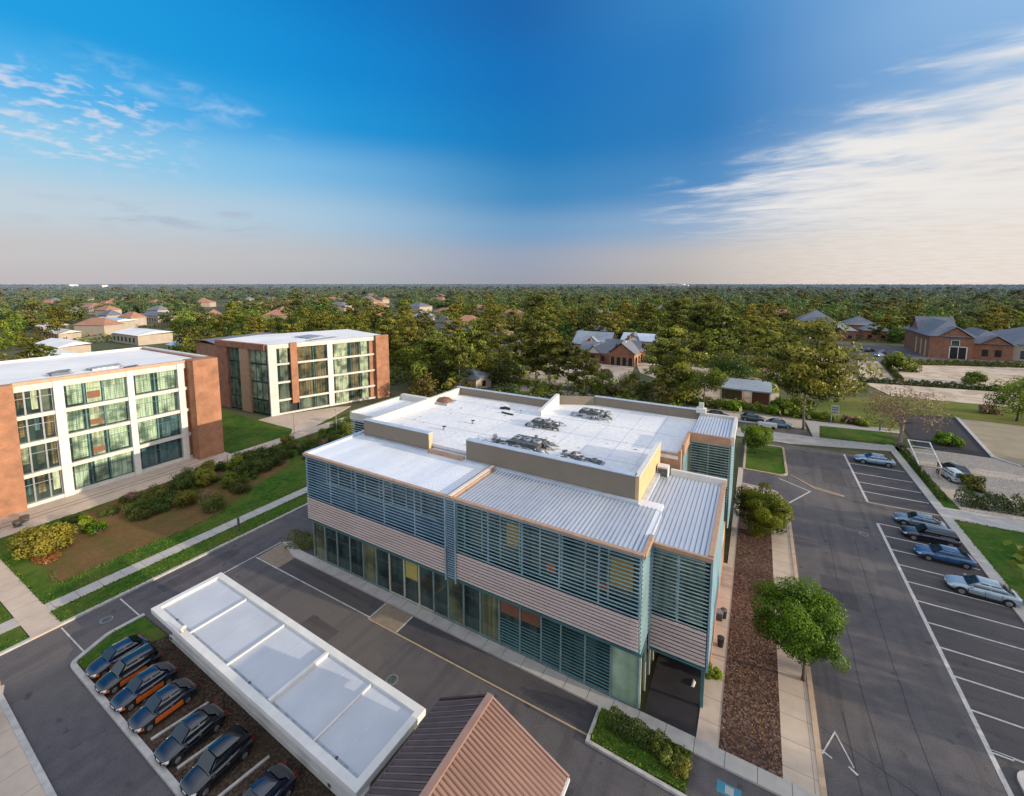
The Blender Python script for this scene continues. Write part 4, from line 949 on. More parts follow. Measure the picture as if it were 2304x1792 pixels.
# ------------------------------------------------------------------ houses further off
def hip_house(name, x0,x1,y0,y1,h,rh,label,cat,group=None,wall='house_wall',roof='tile_red',rot=0,ov=.5,detail=True):
    t = thing(name, ((x0+x1)/2,(y0+y1)/2,0), label, cat, group)
    MB().box(x0,x1,y0,y1,0,h).build('wall', M[wall], t)
    a0,a1,b0,b1 = x0-ov,x1+ov,y0-ov,y1+ov; d=min(a1-a0,b1-b0)/2
    if a1-a0>=b1-b0: r0=(a0+d,(b0+b1)/2,h+rh); r1=(a1-d,(b0+b1)/2,h+rh); F=[(0,1,5,4),(1,2,5),(2,3,4,5),(3,0,4),(3,2,1,0)]
    else: r0=((a0+a1)/2,b0+d,h+rh); r1=((a0+a1)/2,b1-d,h+rh); F=[(0,1,4),(1,2,5,4),(2,3,5),(3,0,4,5),(3,2,1,0)]
    MB().add([(a0,b0,h+.02),(a1,b0,h+.02),(a1,b1,h+.02),(a0,b1,h+.02),r0,r1],F).build('roof', M[roof], t)
    if detail:
        n = max(1,int((x1-x0)/4.5))
        for k in range(n):
            xx = x0+(x1-x0)*(k+.5)/n
            MB().box(xx-.8,xx+.8,y0-.06,y0-.01,.9,min(2.4,h-.6)).build('window', M['dark_opening'], t)
        for k in range(max(1,int((y1-y0)/5))):
            yy = y0+(y1-y0)*(k+.5)/max(1,int((y1-y0)/5))
            MB().box(x1+.01,x1+.06,yy-.8,yy+.8,.9,min(2.4,h-.6)).build('window', M['dark_opening'], t)
    if rot:
        t.rotation_euler.z = rot
    return t
def gable_roof(t, x0,x1,y0,y1,z,rh,axis,mat_='shingle',ov=.5,wall='brick_far'):
    """gabled roof with ridge along axis, gable ends in the wall material"""
    a0,a1,b0,b1=x0-ov,x1+ov,y0-ov,y1+ov
    if axis=='x':
        m=(b0+b1)/2; v=[(a0,b0,z),(a1,b0,z),(a1,m,z+rh),(a0,m,z+rh),(a1,b1,z),(a0,b1,z)]; f=[(0,1,2,3),(3,2,4,5)]
        g=[[(x0,y0,z-.05),(x0,y1,z-.05),(x0,(y0+y1)/2,z+rh*.9)],[(x1,y1,z-.05),(x1,y0,z-.05),(x1,(y0+y1)/2,z+rh*.9)]]
    else:
        m=(a0+a1)/2; v=[(a0,b0,z),(m,b0,z+rh),(m,b1,z+rh),(a0,b1,z),(a1,b0,z),(a1,b1,z)]; f=[(0,1,2,3),(1,4,5,2)]
        g=[[(x1,y0,z-.05),(x0,y0,z-.05),((x0+x1)/2,y0,z+rh*.9)],[(x0,y1,z-.05),(x1,y1,z-.05),((x0+x1)/2,y1,z+rh*.9)]]
    n=len(v); v+= [(p[0],p[1],p[2]-.16) for p in v]; f+=[tuple(k+n for k in q[::-1]) for q in f]
    MB().add(v,f).build('roof', M[mat_], t)
    for q in g: MB().add(q,[(0,1,2)]).build('gable', M[wall], t)
HC = thing('brick_house',(-38,147,0),'sunlit orange brick pavilion with slate gables and arched dark openings, in the clearing','house')
MB().box(-42.5,-34.2,141,157,0,4.0).build('wall', M['brick_far'], HC); MB().box(-34.19,-34.1,141.05,156.9,0,3.9).build('sunlit_wall', M['ochre_brick'], HC)  # thin east skin carries painted sunlight
gable_roof(HC,-42.5,-34.2,141,157,4.02,3.6,'y'); gable_roof(HC,-46.5,-34.5,148.5,154.5,4.1,3.2,'x')
for k in range(4):
    x=-41.9+1.95*k; op = MB(); op.box(x,x+1.35,140.90,140.98,.1,2.2).add([(x+.675+.675*math.cos(a*math.pi/8),140.94,2.2+.6*math.sin(a*math.pi/8)) for a in range(9)],[tuple(range(8,-1,-1))]); o_=op.build('opening', M['dark_opening'], HC)
    MB().box(x-.16,x-.02,140.85,140.99,.1,2.6).box(x+1.37,x+1.5,140.85,140.99,.1,2.6).build('frame', M['copper'], o_)
for y in (143,146.5,150): MB().box(-34.08,-34.0,y,y+1.5,.2,2.7).build('opening', M['dark_opening'], HC)
MB().box(-39.2,-38.3,151,152,6.5,8.9).build('chimney', M['brick_far'], HC); MB().box(-38.9,-37.9,144.5,145.6,6.2,7.8).build('dormer', M['cream'], HC)
HD = thing('brick_house',(-48,148,0),'low brick house with crossing grey gables joined to the sunlit pavilion','house')
MB().box(-54,-42.8,143,154,0,3.3).build('wall', M['brick_far'], HD); gable_roof(HD,-54,-42.8,144,154,3.32,3.0,'x'); gable_roof(HD,-50.5,-46,142.2,148,3.36,2.6,'y',wall='cream')
for x in (-53,-49.5,-46): MB().box(x,x+1.4,142.9,142.98,.6,2.5).build('window', M['dark_opening'], HD)
MB().box(-52.5,-51.7,149,149.9,5.2,7.4).build('chimney', M['brick_far'], HD)
HE = thing('house',(-54,164,0),'long pale house with pale blue grey swept roofs behind the brick pavilion','house')
MB().box(-62,-48,158,170,0,3.8).build('wall', M['house_wall'], HE); gable_roof(HE,-62,-48,158,170,3.82,4.4,'x','shingle_pale'); gable_roof(HE,-57,-51,156.8,163,3.9,3.2,'y','shingle_pale',wall='cream')
for x in (-61,-58.4,-50): MB().box(x,x+1.5,157.9,157.98,.6,2.6).build('window', M['dark_opening'], HE)
MB().box(-47.9,-44,160,168,0,2.6).build('porch', M['cream'], HE); MB().box(-48,-43.6,159.6,168.4,2.62,2.9).build('porch_roof', M['flash'], HE)
HF = thing('house',(-41,181,0),'cream house with a bright yellowish gable behind the brick pavilion','house')
MB().box(-48,-34,176,186,0,4).build('wall', M['ochre'], HF); gable_roof(HF,-48,-34,176,186,4.02,2.6,'x','flash',wall='ochre'); gable_roof(HF,-46,-41,174.8,181,4.1,3.0,'y','shingle',wall='ochre')
for x in (-45,-40,-37): MB().box(x,x+1.6,175.9,175.98,.8,2.8).build('window', M['dark_opening'], HF)
HG = thing('house',(-27,180,0),'grey roofed house half behind the full pine','house')
MB().box(-33,-21,174,185,0,3.6).build('wall', M['house_wall'], HG); gable_roof(HG,-33,-21,174,185,3.62,3.4,'x'); 
for x in (-32,-28,-24): MB().box(x,x+1.6,173.9,173.98,.8,2.6).build('window', M['glass_blue'], HG)
hip_house('house',-76,-60,196,208,3.5,3.5,'house with a dull green-grey roof among the pines','house',roof='shingle')
hip_house('house',-30,-16,196,208,3.5,3.4,'pale walled house half hidden behind the pines','house',roof='shingle')
hip_house('house',-146,-128,180,192,3.4,2.6,'wide dark grey roofed house standing alone among the trees','house',roof='shingle')
hip_house('house',-88,-76,142,152,3.4,2.2,'small slate roofed house between the pines','house',roof='shingle')
hip_house('house',-70,-60,88,95,3.2,1.8,'low grey roofed outbuilding behind the office roof','outbuilding',roof='shingle')
rr2 = random.Random(77)
BELT = []
for dd,rl,w_,rf,lb in [(205,-.02,12,'tile_red','terracotta roofed house in a gap of the wood behind the slim pine'),(262,-.10,14,'tile_red','orange roofed house beyond the wide grey roofed house'),(250,.05,13,'shingle','slate roofed house deep in the wood behind the tallest pine'),(330,.0,16,'tile_red','faded red roofed house near the top of the wood, above the tallest pine'),(300,-.2,13,'shingle_pale','pale roofed house beyond the second brick block roof'),(345,.20,15,'shingle_pale','pale roofed house in the wood high above the pavilion'),(240,.45,12,'house_wall','flat pale roofed house between the full pine and the garden shelter'),(390,-.07,18,'tile_red','orange roofed house far in the wood above the wide grey roof'),(420,.32,18,'shingle','grey roofed house far in the wood above the full pine'),(380,.55,18,'tile_red','red roofed house far in the wood beyond the hipped brick houses')]:
    an = math.pi/2+R(29.479)-rl; x,y = dd*math.cos(an),dd*math.sin(an); d_ = w_*rr2.uniform(.6,.8)
    hip_house('house',x-w_/2,x+w_/2,y-d_/2,y+d_/2,4.6,3.4,lb,'house',roof=rf,rot=rr2.uniform(-.5,.5)); BELT.append((x,y,w_))
# large brick school on the east
SC = thing('school_building', (66,222,0), 'large red brick hall with rolling slate roofs beyond the gravel lots', 'school building')
def roofb(x0,x1,y0,y1,h,rh,ov=.8):
    a0,a1,b0,b1=x0-ov,x1+ov,y0-ov,y1+ov; d=min(a1-a0,b1-b0)/2
    if a1-a0>=b1-b0: r0=(a0+d,(b0+b1)/2,h+rh); r1=(a1-d,(b0+b1)/2,h+rh); F=[(0,1,5,4),(1,2,5),(2,3,4,5),(3,0,4),(3,2,1,0)]
    else: r0=((a0+a1)/2,b0+d,h+rh); r1=((a0+a1)/2,b1-d,h+rh); F=[(0,1,4),(1,2,5,4),(2,3,5),(3,0,4,5),(3,2,1,0)]
    MB().add([(a0,b0,h+.02),(a1,b0,h+.02),(a1,b1,h+.02),(a0,b1,h+.02),r0,r1],F).build('roof', M['shingle'], SC)
MB().box(55.3,67,213,244,0,7.9).build('wall', M['brick_far'], SC); roofb(55.3,67,213,244,7.95,5.2)
MB().box(67.1,78,216,240,0,5.6).build('wall', M['brick_far'], SC); roofb(67.2,78,216,240,5.65,4.5)
MB().box(78.1,100,218,250,0,5.8).build('wall', M['house_wall'], SC); roofb(78.2,100,218,250,5.85,5.0)
gable_roof(SC,58,66,212.6,226,8.1,3.4,'y'); gable_roof(SC,70,77,215.5,226,5.8,2.8,'y'); gable_roof(SC,82,92,217.4,230,6.0,3.6,'y','shingle_pale'); MB().box(92.5,93.7,226,227.4,8.5,12).build('chimney', M['brick_far'], SC); gable_roof(SC,56,66.5,228,240,8.2,5.6,'x')
dr = MB().box(61.0,65.2,212.86,212.98,0,4.2).build('door', M['dark_opening'], SC); MB().box(60.7,61.0,212.8,212.99,0,4.4).box(65.2,65.5,212.8,212.99,0,4.4).box(61.0,65.2,212.8,212.99,4.2,4.5).box(63.0,63.2,212.8,212.84,0,4.2).build('frame', M['white'], dr)
wn = MB().box(61.2,63.2,212.86,212.98,5.0,6.6).build('window', M['glass_blue'], SC); MB().box(61.0,61.2,212.8,212.99,4.9,6.7).box(63.2,63.4,212.8,212.99,4.9,6.7).box(61.2,63.2,212.8,212.99,6.6,6.75).build('frame', M['white'], wn)
for x in (70.2,73.5): MB().box(x,x+1.6,215.86,215.98,1.2,3.6).build('window', M['dark_opening'], SC)
for x in (80.5,84.0,87.5): MB().box(x,x+2.2,217.86,217.98,.8,3.6).build('window', M['glass_blue'], SC)
for y in (216,221,227): MB().box(55.1,55.29,y,y+1.2,0,6.0).build('pilaster', M['ochre'], SC)
hip_house('brick_house',27,41,258,270,4.6,4.0,'brick house with a pale slate hipped roof at the far edge of the school yard','house',wall='brick_far',roof='shingle_pale')
hip_house('brick_house',45,55,266,277,4.4,3.6,'narrow brick house with slate roof beside the school yard entrance','house',wall='brick_far',roof='shingle')
hip_house('brick_house',40,54,284,300,5.5,4.2,'brick house with broad grey hipped roof beyond the school yard','house',wall='brick_far',roof='shingle')
hip_house('brick_house',20,38,292,312,6,6.0,'house with stacked grey gables beyond the pale pine','house',wall='brick_far',roof='shingle')
hip_house('house',2,14,232,246,4.5,4.2,'small dark roofed brick house beside the tall pale pine','house',wall='brick_far',roof='shingle')
# garden pavilion behind the office
PV = thing('pavilion', (-2,112,0), 'open garden shelter with flat bluish roof on white posts', 'pavilion')
MB().box(-6.8,3.6,107,119,3.4,3.7).build('roof', M['shingle_pale'], PV)
for x in (-6.4,-1.8,-.4,3.2): MB().box(x-.12,x+.12,107.2,107.44,0,3.4).build('post', M['cream'], PV)
MB().box(-6.5,-2.2,112,112.3,0,3.4).build('back_wall', M['olive_wall'], PV); MB().box(-.2,3.2,110,110.3,0,3.4).build('back_wall', M['brown_blind'], PV)
# terracotta houses of the suburb and white sheds
TH = [(-452,300,15),(-440,326,14),(-528,448,16),(-399,369,20),(-359,435,22),(-155,196,10),(-201,308,12),(-551,436,13),(-661,406,18),(-316,301,14),(-545,163,22),(-512,139,16),(-661,215,16),(-473,104,18),(-551,160,14),(-780,310,24),(-600,190,15),(-574,120,14),(-700,240,16),(-500,270,14),(-620,350,16),(-420,250,13)]
rr = random.Random(33)
for _ in range(400):
    if len(TH) >= 52: break
    dd = rr.uniform(300,900); rl = rr.uniform(-.82,-.14); an = math.pi/2+R(29.479)-rl; x,y = dd*math.cos(an),dd*math.sin(an)
    if all((x-a)**2+(y-b)**2 > 34**2 for a,b,_w in TH): TH.append((x,y,rr.uniform(13,22)))
lab_t = 'small terracotta roofed house in the suburb beyond the brick blocks'
rr = random.Random(21)
for i,(x,y,w) in enumerate(TH):
    d = w*rr.uniform(.55,.8)
    hip_house('suburban_house',x-w/2,x+w/2,y-d/2,y+d/2,5.2,3.6,lab_t if i%3!=2 else 'small dull grey roofed house in the suburb beyond the brick blocks','house','terracotta roofed houses of the suburb' if i%3!=2 else 'grey roofed houses of the suburb',roof='tile_red' if i%3!=2 else 'shingle',rot=rr.uniform(-.6,.6),detail=False)
for (x,y,w,d,h,m,lb) in [(-234,60,24,9,5,'roof_white_far','flat white roofed shed just beyond the brick block'),(-247,90,26,13,6,'roof_white_far','broad white roofed hall with bluish clutter beyond the brick block'),(-206,50,20,9,4,'roof_white_far','low white roofed shed closest behind the brick block roof'),(-341,84,12,10,5,'white','white gabled shed beside the dark round tree'),(-300,77,22,8,4,'cream','cream shed in front of the meadow'),(-346,112,34,12,6,'flash','long shed with sloping bluish white roof by the meadow'),(-371,147,30,16,7,'shingle','dark slate roofed hall in the suburb'),(-188,84,18,10,5,'flash','pale shed with sawtooth bluish roof')]:
    t = thing('shed', (x,y,0), lb, 'shed'); h*=.72; MB().box(x-w/2,x+w/2,y-d/2,y+d/2,0,h).build('wall', M['house_wall'], t)
    MB().add([(x-w/2-.4,y-d/2-.4,h+.02),(x+w/2+.4,y-d/2-.4,h+.02),(x+w/2+.4,y+d/2+.4,h+.6),(x-w/2-.4,y+d/2+.4,h+.6),(x-w/2-.4,y,h+1.6),(x+w/2+.4,y,h+1.6)],[(0,1,5,4),(4,5,2,3),(1,2,5),(3,0,4),(3,2,1,0)]).build('roof', M[m], t)
    for k in range(int(w/4)): MB().box(x-w/2+1+4*k,x-w/2+2.6+4*k,y-d/2-.06,y-d/2-.01,1,3).build('window', M['dark_opening'], t)
# pale landmarks on the skyline
for (x,y,w,h,lb) in [(-2800,770,60,22,'white twin peaked hall far off on the skyline'),(-2250,710,40,20,'white domed building far off on the skyline'),(-2500,900,30,14,'thin white building far off near the domed one'),(-420,2600,150,26,'long cream stadium far off on the skyline')]:
    t = thing('skyline_building', (x,y,0), lb, 'building'); MB().box(x-w/2,x+w/2,y-w/4,y+w/4,0,h*.7).build('wall', M['white'], t)
    v=[];f=[]
    for i in range(9): q=i/8*math.pi; v+=[(x-w*.4*math.cos(q),y-w/4,h*.7+.1+h*.35*math.sin(q)),(x-w*.4*math.cos(q),y+w/4,h*.7+.1+h*.35*math.sin(q))]
    for i in range(8): f.append((2*i,2*i+2,2*i+3,2*i+1))
    f += [tuple(range(16,-1,-2)), tuple(range(1,18,2))]
    MB().add(v,f).build('roof', M['cream'], t)
# ------------------------------------------------------------------ cars
def loft(name, rings, mat_, parent, closed=True, sub=1, caps=True):
    n = len(rings[0]); v = [p for r_ in rings for p in r_]; f = []
    for i in range(len(rings)-1):
        for k in range(n if closed else n-1):
            f.append((i*n+k, i*n+(k+1)%n, (i+1)*n+(k+1)%n, (i+1)*n+k))
    if caps: f += [tuple(range(n-1,-1,-1)), tuple((len(rings)-1)*n+k for k in range(n))]
    o = MB().add(v, f).build(name, mat_, parent, smooth=True)
    if sub: s = o.modifiers.new('s','SUBSURF'); s.levels = sub; s.render_levels = sub
    return o

def make_car(paint, flank=None, hatch=False):
    """saloon about 4.4 m long, nose toward +x, standing at the origin"""
    t = thing('parked_car', (0,0,0), 'car', 'car')
    st = [(-2.2,.40,.66,.70),(-2.14,.30,.86,.80),(-1.85,.24,.99,.87),(-1.3,.22,1.02,.90),(-.6,.21,.98,.91),(0,.21,.96,.91),(.6,.21,.95,.91),(1.15,.22,.91,.90),(1.65,.24,.83,.87),(2.0,.27,.71,.80),(2.16,.34,.60,.68),(2.2,.42,.54,.60)]
    rings = []
    for x, zb, zt, w in st:
        m_ = (zb+zt)/2
        rings.append([(x,-w*.86,zb),(x,-w,zb+.12),(x,-w*1.0,m_+.05),(x,-w*.95,zt-.05),(x,-w*.72,zt),(x,0,zt+.02),(x,w*.72,zt),(x,w*.95,zt-.05),(x,w*1.0,m_+.05),(x,w,zb+.12),(x,w*.86,zb)])
    loft('body', rings, paint, t)
    # cabin: painted shell with separate glass set just proud of it
    B0=[(-1.72,.97),(.98,.93)]; hw=.80; rw=.57; r0,r1=((-1.72,.30) if hatch else (-.95,.22)); zr=1.55 if hatch else 1.43
    def cab(fx,fz,sgn): pass
    rb = -2.06 if hatch else -1.72
    bot=[(rb,-hw*.92,.96),(.98,-hw*.9,.92),(.98,hw*.9,.92),(rb,hw*.92,.96)]
    rm_ = -1.96 if hatch else -1.30; zm = 1.26 if hatch else 1.20
    mid=[(rm_,-.73,zm),(.60,-.71,zm),(.60,.71,zm),(rm_,.73,zm)]
    top=[(r0,-rw,zr-.03),(r1,-rw,zr-.03),(r1,rw,zr-.03),(r0,rw,zr-.03)]
    v=bot+mid+top; f=[]
    for a in (0,4):
        for k in range(4): f.append((a+k,a+(k+1)%4,a+4+(k+1)%4,a+4+k))
    MB().add(v,f).build('cabin', paint, t)
    rf=[]
    for i in range(6):
        x=r0-.02+(r1-r0+.04)*i/5; e=.035*math.sin(math.pi*i/5)
        rf.append([(x,-rw-.02,zr-.03),(x,-rw*.7,zr+.005+e),(x,0,zr+.02+e),(x,rw*.7,zr+.005+e),(x,rw+.02,zr-.03)])
    loft('roof', rf, paint, t, closed=False, sub=1, caps=False)
    def pane(name, pts, push):
        P4=[Vector(p) for p in pts]; c=sum(P4,Vector())/4
        P4=[c+(p-c)*.9+Vector(push) for p in P4]
        return MB().add(P4,[(0,1,2,3)]).build(name, M['car_glass'], t)
    def mix(a,b,k): return tuple(a[i]+(b[i]-a[i])*k for i in range(3))
    pane('windscreen',[bot[1],bot[2],top[2],top[1]],(.06,0,.06))
    pane('rear_window',[bot[3],bot[0],top[0],top[3]],(-.06,0,.06))
    for s in (-1,1):
        q=(lambda p:(p[0],p[1]*(-s),p[2]))
        pane('side_window',[q(mix(bot[0],bot[1],.12)),q(mix(bot[0],bot[1],.5)),q(mix(top[0],top[1],.55)),q(top[0])],(0,s*.035,.012))
        pane('side_window',[q(mix(bot[0],bot[1],.52)),q(mix(bot[0],bot[1],.93)),q(top[1]),q(mix(top[0],top[1],.58))],(0,s*.035,.012))
        MB().box(-.02,0,s*.902,s*.922,.34,.88).box(.96,.98,s*.895,s*.918,.36,.84).box(-.98,-.96,s*.902,s*.92,.36,.88).build('door_seam', M['dark_opening'], t)
        MB().box(-.28,-.10,s*.915,s*.935,.80,.84).box(.70,.88,s*.915,s*.93,.78,.82).build('door_handle', M['rim'], t)
        MB().box(-1.0,1.0,s*.86,s*.922,.2,.29).build('sill', M['rubber'], t)
        MB().box(.72,.9,s*.9,s*1.04,.93,1.05).build('mirror', paint, t, bevel=.03)
        for k,(x,z) in enumerate(((2.02,.60),)):
            MB().add([(1.86,s*.84,.70),(2.10,s*.62,.63),(2.20,s*.50,.55),(2.12,s*.70,.52),(1.95,s*.86,.56)],[(0,1,2,3,4) if s>0 else (4,3,2,1,0)]).build('headlight', M['lamp_glass'], t)
        MB().box(-2.20,-2.12,s*.45,s*.76,.70,.82).build('tail_light', M['lamp_red'], t)
        for x in (-1.35,1.36):
            MB().tube([(x,s*.62,.33),(x,s*.906,.33)],.385,20).build('wheel_arch', M['rubber'], t)
            w_ = MB(); w_.tube([(x,s*.70,.32),(x,s*.915,.32)],.32,20); wo = w_.build('wheel', M['tyre'], t, bevel=.03)
            rm = MB(); rm.tube([(x,s*.912,.32),(x,s*.925,.32)],.20,16)
            for a in range(5):
                an=a*1.2566; rm.bar((x,s*.93,.32),(x+.19*math.cos(an),s*.93,.32+.19*math.sin(an)),.05,.012,up=(0,1,0))
            rm.build('rim', M['rim'], wo)
    MB().box(2.17,2.215,-.40,.40,.36,.47).build('grille', M['dark_opening'], t)
    MB().box(2.19,2.222,-.2,.2,.49,.55).build('number_plate', M['white'], t)
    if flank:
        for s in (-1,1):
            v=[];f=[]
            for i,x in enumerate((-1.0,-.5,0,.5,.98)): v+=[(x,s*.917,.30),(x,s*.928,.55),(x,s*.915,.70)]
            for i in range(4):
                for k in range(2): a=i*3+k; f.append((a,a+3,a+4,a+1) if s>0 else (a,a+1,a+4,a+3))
            MB().add(v,f).build('side_panel', flank, t)  # orange reflection along the doors, painted as a panel
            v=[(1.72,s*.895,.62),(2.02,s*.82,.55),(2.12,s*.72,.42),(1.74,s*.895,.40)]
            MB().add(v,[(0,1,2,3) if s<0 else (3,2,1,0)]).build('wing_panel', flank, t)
    return t

def children_of(o): return [c for c in bpy.data.objects if c.parent == o]
KIDS = {}
def copy_tree(o, parent=None):
    c = o.copy(); col.objects.link(c)
    if parent is not None: c.parent = parent
    for ch in KIDS.get(o.name) or KIDS.setdefault(o.name, children_of(o)): copy_tree(ch, c)
    return c
PAINTED = ('body','cabin','roof','mirror')
def repaint(t, paint):
    for o in t.children:
        if o.name.split('.')[0] in PAINTED:
            o.material_slots[0].link = 'OBJECT'; o.material_slots[0].material = paint
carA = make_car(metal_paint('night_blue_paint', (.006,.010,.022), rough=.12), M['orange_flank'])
carB = make_car(metal_paint('deep_blue_paint', (.012,.035,.10), rough=.12))
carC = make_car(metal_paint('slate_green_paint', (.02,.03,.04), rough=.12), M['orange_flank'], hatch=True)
carD = make_car(metal_paint('charcoal_paint', (.02,.022,.026), rough=.12), None, hatch=True)
bpy.context.view_layer.update()
def place(src, first, x, y, rz, sc, label, group, paint=None):
    t = src if first else copy_tree(src)
    t.location = (x,y,.0); t.rotation_euler.z = rz; t.scale = sc
    tag(t, label, 'car', group)
    if paint is not None: repaint(t, paint)
    return t
gA = 'dark cars nosed toward the lane on the mulch island'
S_ = (.75,.88,.86)
pb = [metal_paint('paint_a', (.006,.014,.042), rough=.12), metal_paint('paint_b', (.004,.007,.014), rough=.10), metal_paint('paint_c',(.005,.012,.036),rough=.12), metal_paint('paint_d',(.006,.012,.03),rough=.1)]
labs = ['navy car with copper flank next to the patch of grass on the island','black car with copper flank, second from the grass patch','dark blue car with copper flank, third from the grass patch','dark blue car with copper flank, fourth from the grass patch and beside a pale kerb','black blue car without copper door trim, on the mulch, fifth from the grass patch','glossy black car on the mulch with a sunroof glint, sixth from the grass','black car at the far end of the island row, cut off by the picture edge']
xs_ = [(-38.6,11.0),(-36.5,10.85),(-34.1,10.85),(-31.5,10.85),(-27.95,10.8),(-24.9,10.75),(-21.0,10.8)]
placed = []
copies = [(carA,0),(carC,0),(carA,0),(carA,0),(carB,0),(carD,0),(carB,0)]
first = {carA.name:True, carB.name:True, carC.name:True, carD.name:False}
KIDS[carD.name] = children_of(carD)
for i,(x,y) in enumerate(xs_):
    src = copies[i][0]; fr = first[src.name]; 
    if fr: KIDS[src.name] = children_of(src)
    placed.append((src,fr,x,y)); first[src.name] = False
res = []
for i,(src,fr,x,y) in enumerate(placed):
    if fr: continue
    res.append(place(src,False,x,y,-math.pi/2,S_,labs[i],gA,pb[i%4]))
gR = 'cars in the east parking lot'
sil = metal_paint('silver_blue_paint',(.30,.42,.55),rough=.16,metal=.4); ice = metal_paint('ice_blue_paint',(.36,.45,.52),rough=.15,metal=.3)
mid = metal_paint('mid_blue_paint',(.03,.10,.24),rough=.14,metal=.2); blk = metal_paint('black_paint',(.006,.010,.022),rough=.1); grey = metal_paint('slate_paint',(.16,.24,.34),rough=.15,metal=.3)
place(carB,False,16.9,62.55,math.pi-.12,(1,.98,.98),'slate blue car at the head of the south bays, next to the cross walk',gR,grey)
place(carB,False,17.1,55.75,math.pi+.02,(1,.95,.93),'bright mid blue car, third in the group below the cross walk',gR,mid)
place(carB,False,18.2,50.9,math.pi-.06,(1.05,1.0,.98),'pale ice blue car nosed over the lawn kerb',gR,ice)
place(carB,False,16.4,81.9,math.pi+.03,(1.1,1.0,1.0),'silver car in the last bay beside the pale walk',gR,sil)
place(carB,False,25.6,83.3,1.9,(1,1,1),'dark car with pale bonnet on the gravel lot behind the ladder frame',gR,blk)
place(carD,False,24.6,80.6,1.75,(1,1,.95),'white car on the gravel lot beside the dark one',gR,metal_paint('white_car_paint',(.55,.57,.60),rough=.2))
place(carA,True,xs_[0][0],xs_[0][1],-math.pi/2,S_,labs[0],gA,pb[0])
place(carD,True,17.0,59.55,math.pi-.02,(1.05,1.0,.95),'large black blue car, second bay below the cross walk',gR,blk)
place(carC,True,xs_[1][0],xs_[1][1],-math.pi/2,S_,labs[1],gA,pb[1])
place(carB,True,xs_[4][0],xs_[4][1],-math.pi/2,S_,labs[4],gA,pb[1])

# far street: parked cars seen over the cross walk, more in the school yard
far = [(-6,94.9,0.06,blk,'dark car on the side street close to the office wing'),(.2,96.3,.06,metal_paint('teal_paint',(.02,.07,.09)),'dark teal car on the side street'),(4.6,94.6,.06,grey,'grey car parked by the foot of the tall pale pine')]
for x,y,rz,pt,lb in far: place(carB,False,x,y,rz,(1,1,1),lb,'cars on the side street',pt)
for k,(x,y) in enumerate([(36,222),(39.5,219),(43,216),(46.5,213),(40,206),(44,203)]):
    place(carB,False,x,y,.9,(1,1,1),'small parked car in the yard between the brick houses and the school','cars in the school yard',[sil,blk,grey,mid][k%4])
# pale wheel stop / skip beside the street
t = thing('skip', (2.6,92.6,0), 'cream open box trailer on the side street', 'trailer')
MB().prism([(1.2,91.8),(4.2,92.1),(4.1,93.3),(1.1,93.0)],.35,1.0).build('body', M['cream'], t); MB().tube([(1.6,91.7,.3),(1.6,91.9,.3)],.3,14).build('wheel', M['tyre'], t); MB().tube([(3.6,91.9,.3),(3.6,92.1,.3)],.3,14).build('wheel', M['tyre'], t)

# ------------------------------------------------------------------ street furniture
t = thing('street_sign', (-42.46,6.14,0), 'white octagonal sign with a faded red band on a brown post', 'sign')
MB().tube([(-42.46,6.14,.1),(-42.46,6.14,2.05)],.035,8).build('post', M['copper'], t)
oc=[(.36*math.cos(math.pi/8+k*math.pi/4),.36*math.sin(math.pi/8+k*math.pi/4)) for k in range(8)]
dX=Vector((.98,-.2)).normalized(); dn=Vector((.2,.98)); 
v=[(-42.46+dX.x*a+ .20*-.0, 6.10+dX.y*a, 1.45+b) for a,b in oc]+[(-42.46+dX.x*a, 6.06+dX.y*a,1.45+b) for a,b in oc]
MB().add(v,[tuple(range(8)),tuple(range(15,7,-1))]+[(k,8+k,8+(k+1)%8,(k+1)%8) for k in range(8)]).build('plate', M['cream'], t)
MB().bar((-42.46-.22*dX.x,6.045-.22*dX.y,1.47),(-42.46+.22*dX.x,6.045+.22*dX.y,1.47),.012,.09).build('red_band', mat('faded_red',(.55,.16,.10),rough=.7), t)
MB().tube([(-42.46,6.12,1.95),(-42.46,6.12,2.15)],.10,10).build('cap', M['white'], t); MB().tube([(-42.46,6.12,1.82),(-42.46,6.12,1.94)],.11,10).build('collar', M['rubber'], t)
def post(name,x,y,h,label,cat,r_=.06,m='steel',group=None,head=None):
    t = thing(name,(x,y,0),label,cat,group)
    MB().tube([(x,y,.08),(x,y,h)],[r_,r_*.8],8).build('post', M[m], t)
    if head: MB().box(x-.22,x+.22,y-.12,y+.12,h,h+head).build('lamp_head', M['duct'], t)
    return t
post('lamp_post',-72.0,47.2,3.6,'thin post on the walk at the corner of the second block','lamp post',head=.12)
post('lamp_post',-65.6,51.2,4.2,'pale slim post on the hedge side of the walk by the second block','lamp post',m='duct',head=.12)
post('bollard_light',-48.1,24.5,1.6,'dark bollard on the grass verge by the west road','bollard',.14,'duct_dark')
post('bollard_light',-66.4,30.5,1.7,'rust brown marker post in the planting bed','post',.07,'copper')
post('bollard_light',-68.2,33.8,1.6,'brown marker post beside the terrace walk','post',.07,'copper')
t = post('street_sign',13.4,102.0,3.6,'tall grey sign post with a white number panel beyond the lawn strip','sign',.12,'steel')
MB().box(13.3,14.6,101.9,102.0,1.9,3.6).build('plate', M['white'], t); 
for z in (2.2,2.75,3.2): MB().box(13.45,14.45,101.88,101.895,z-.16,z+.16).build('panel', M['steel'], t)
post('bollard_light',20.6,100.7,1.4,'dark post beside the lawn strip and the brown tree','post',.14,'duct_dark')
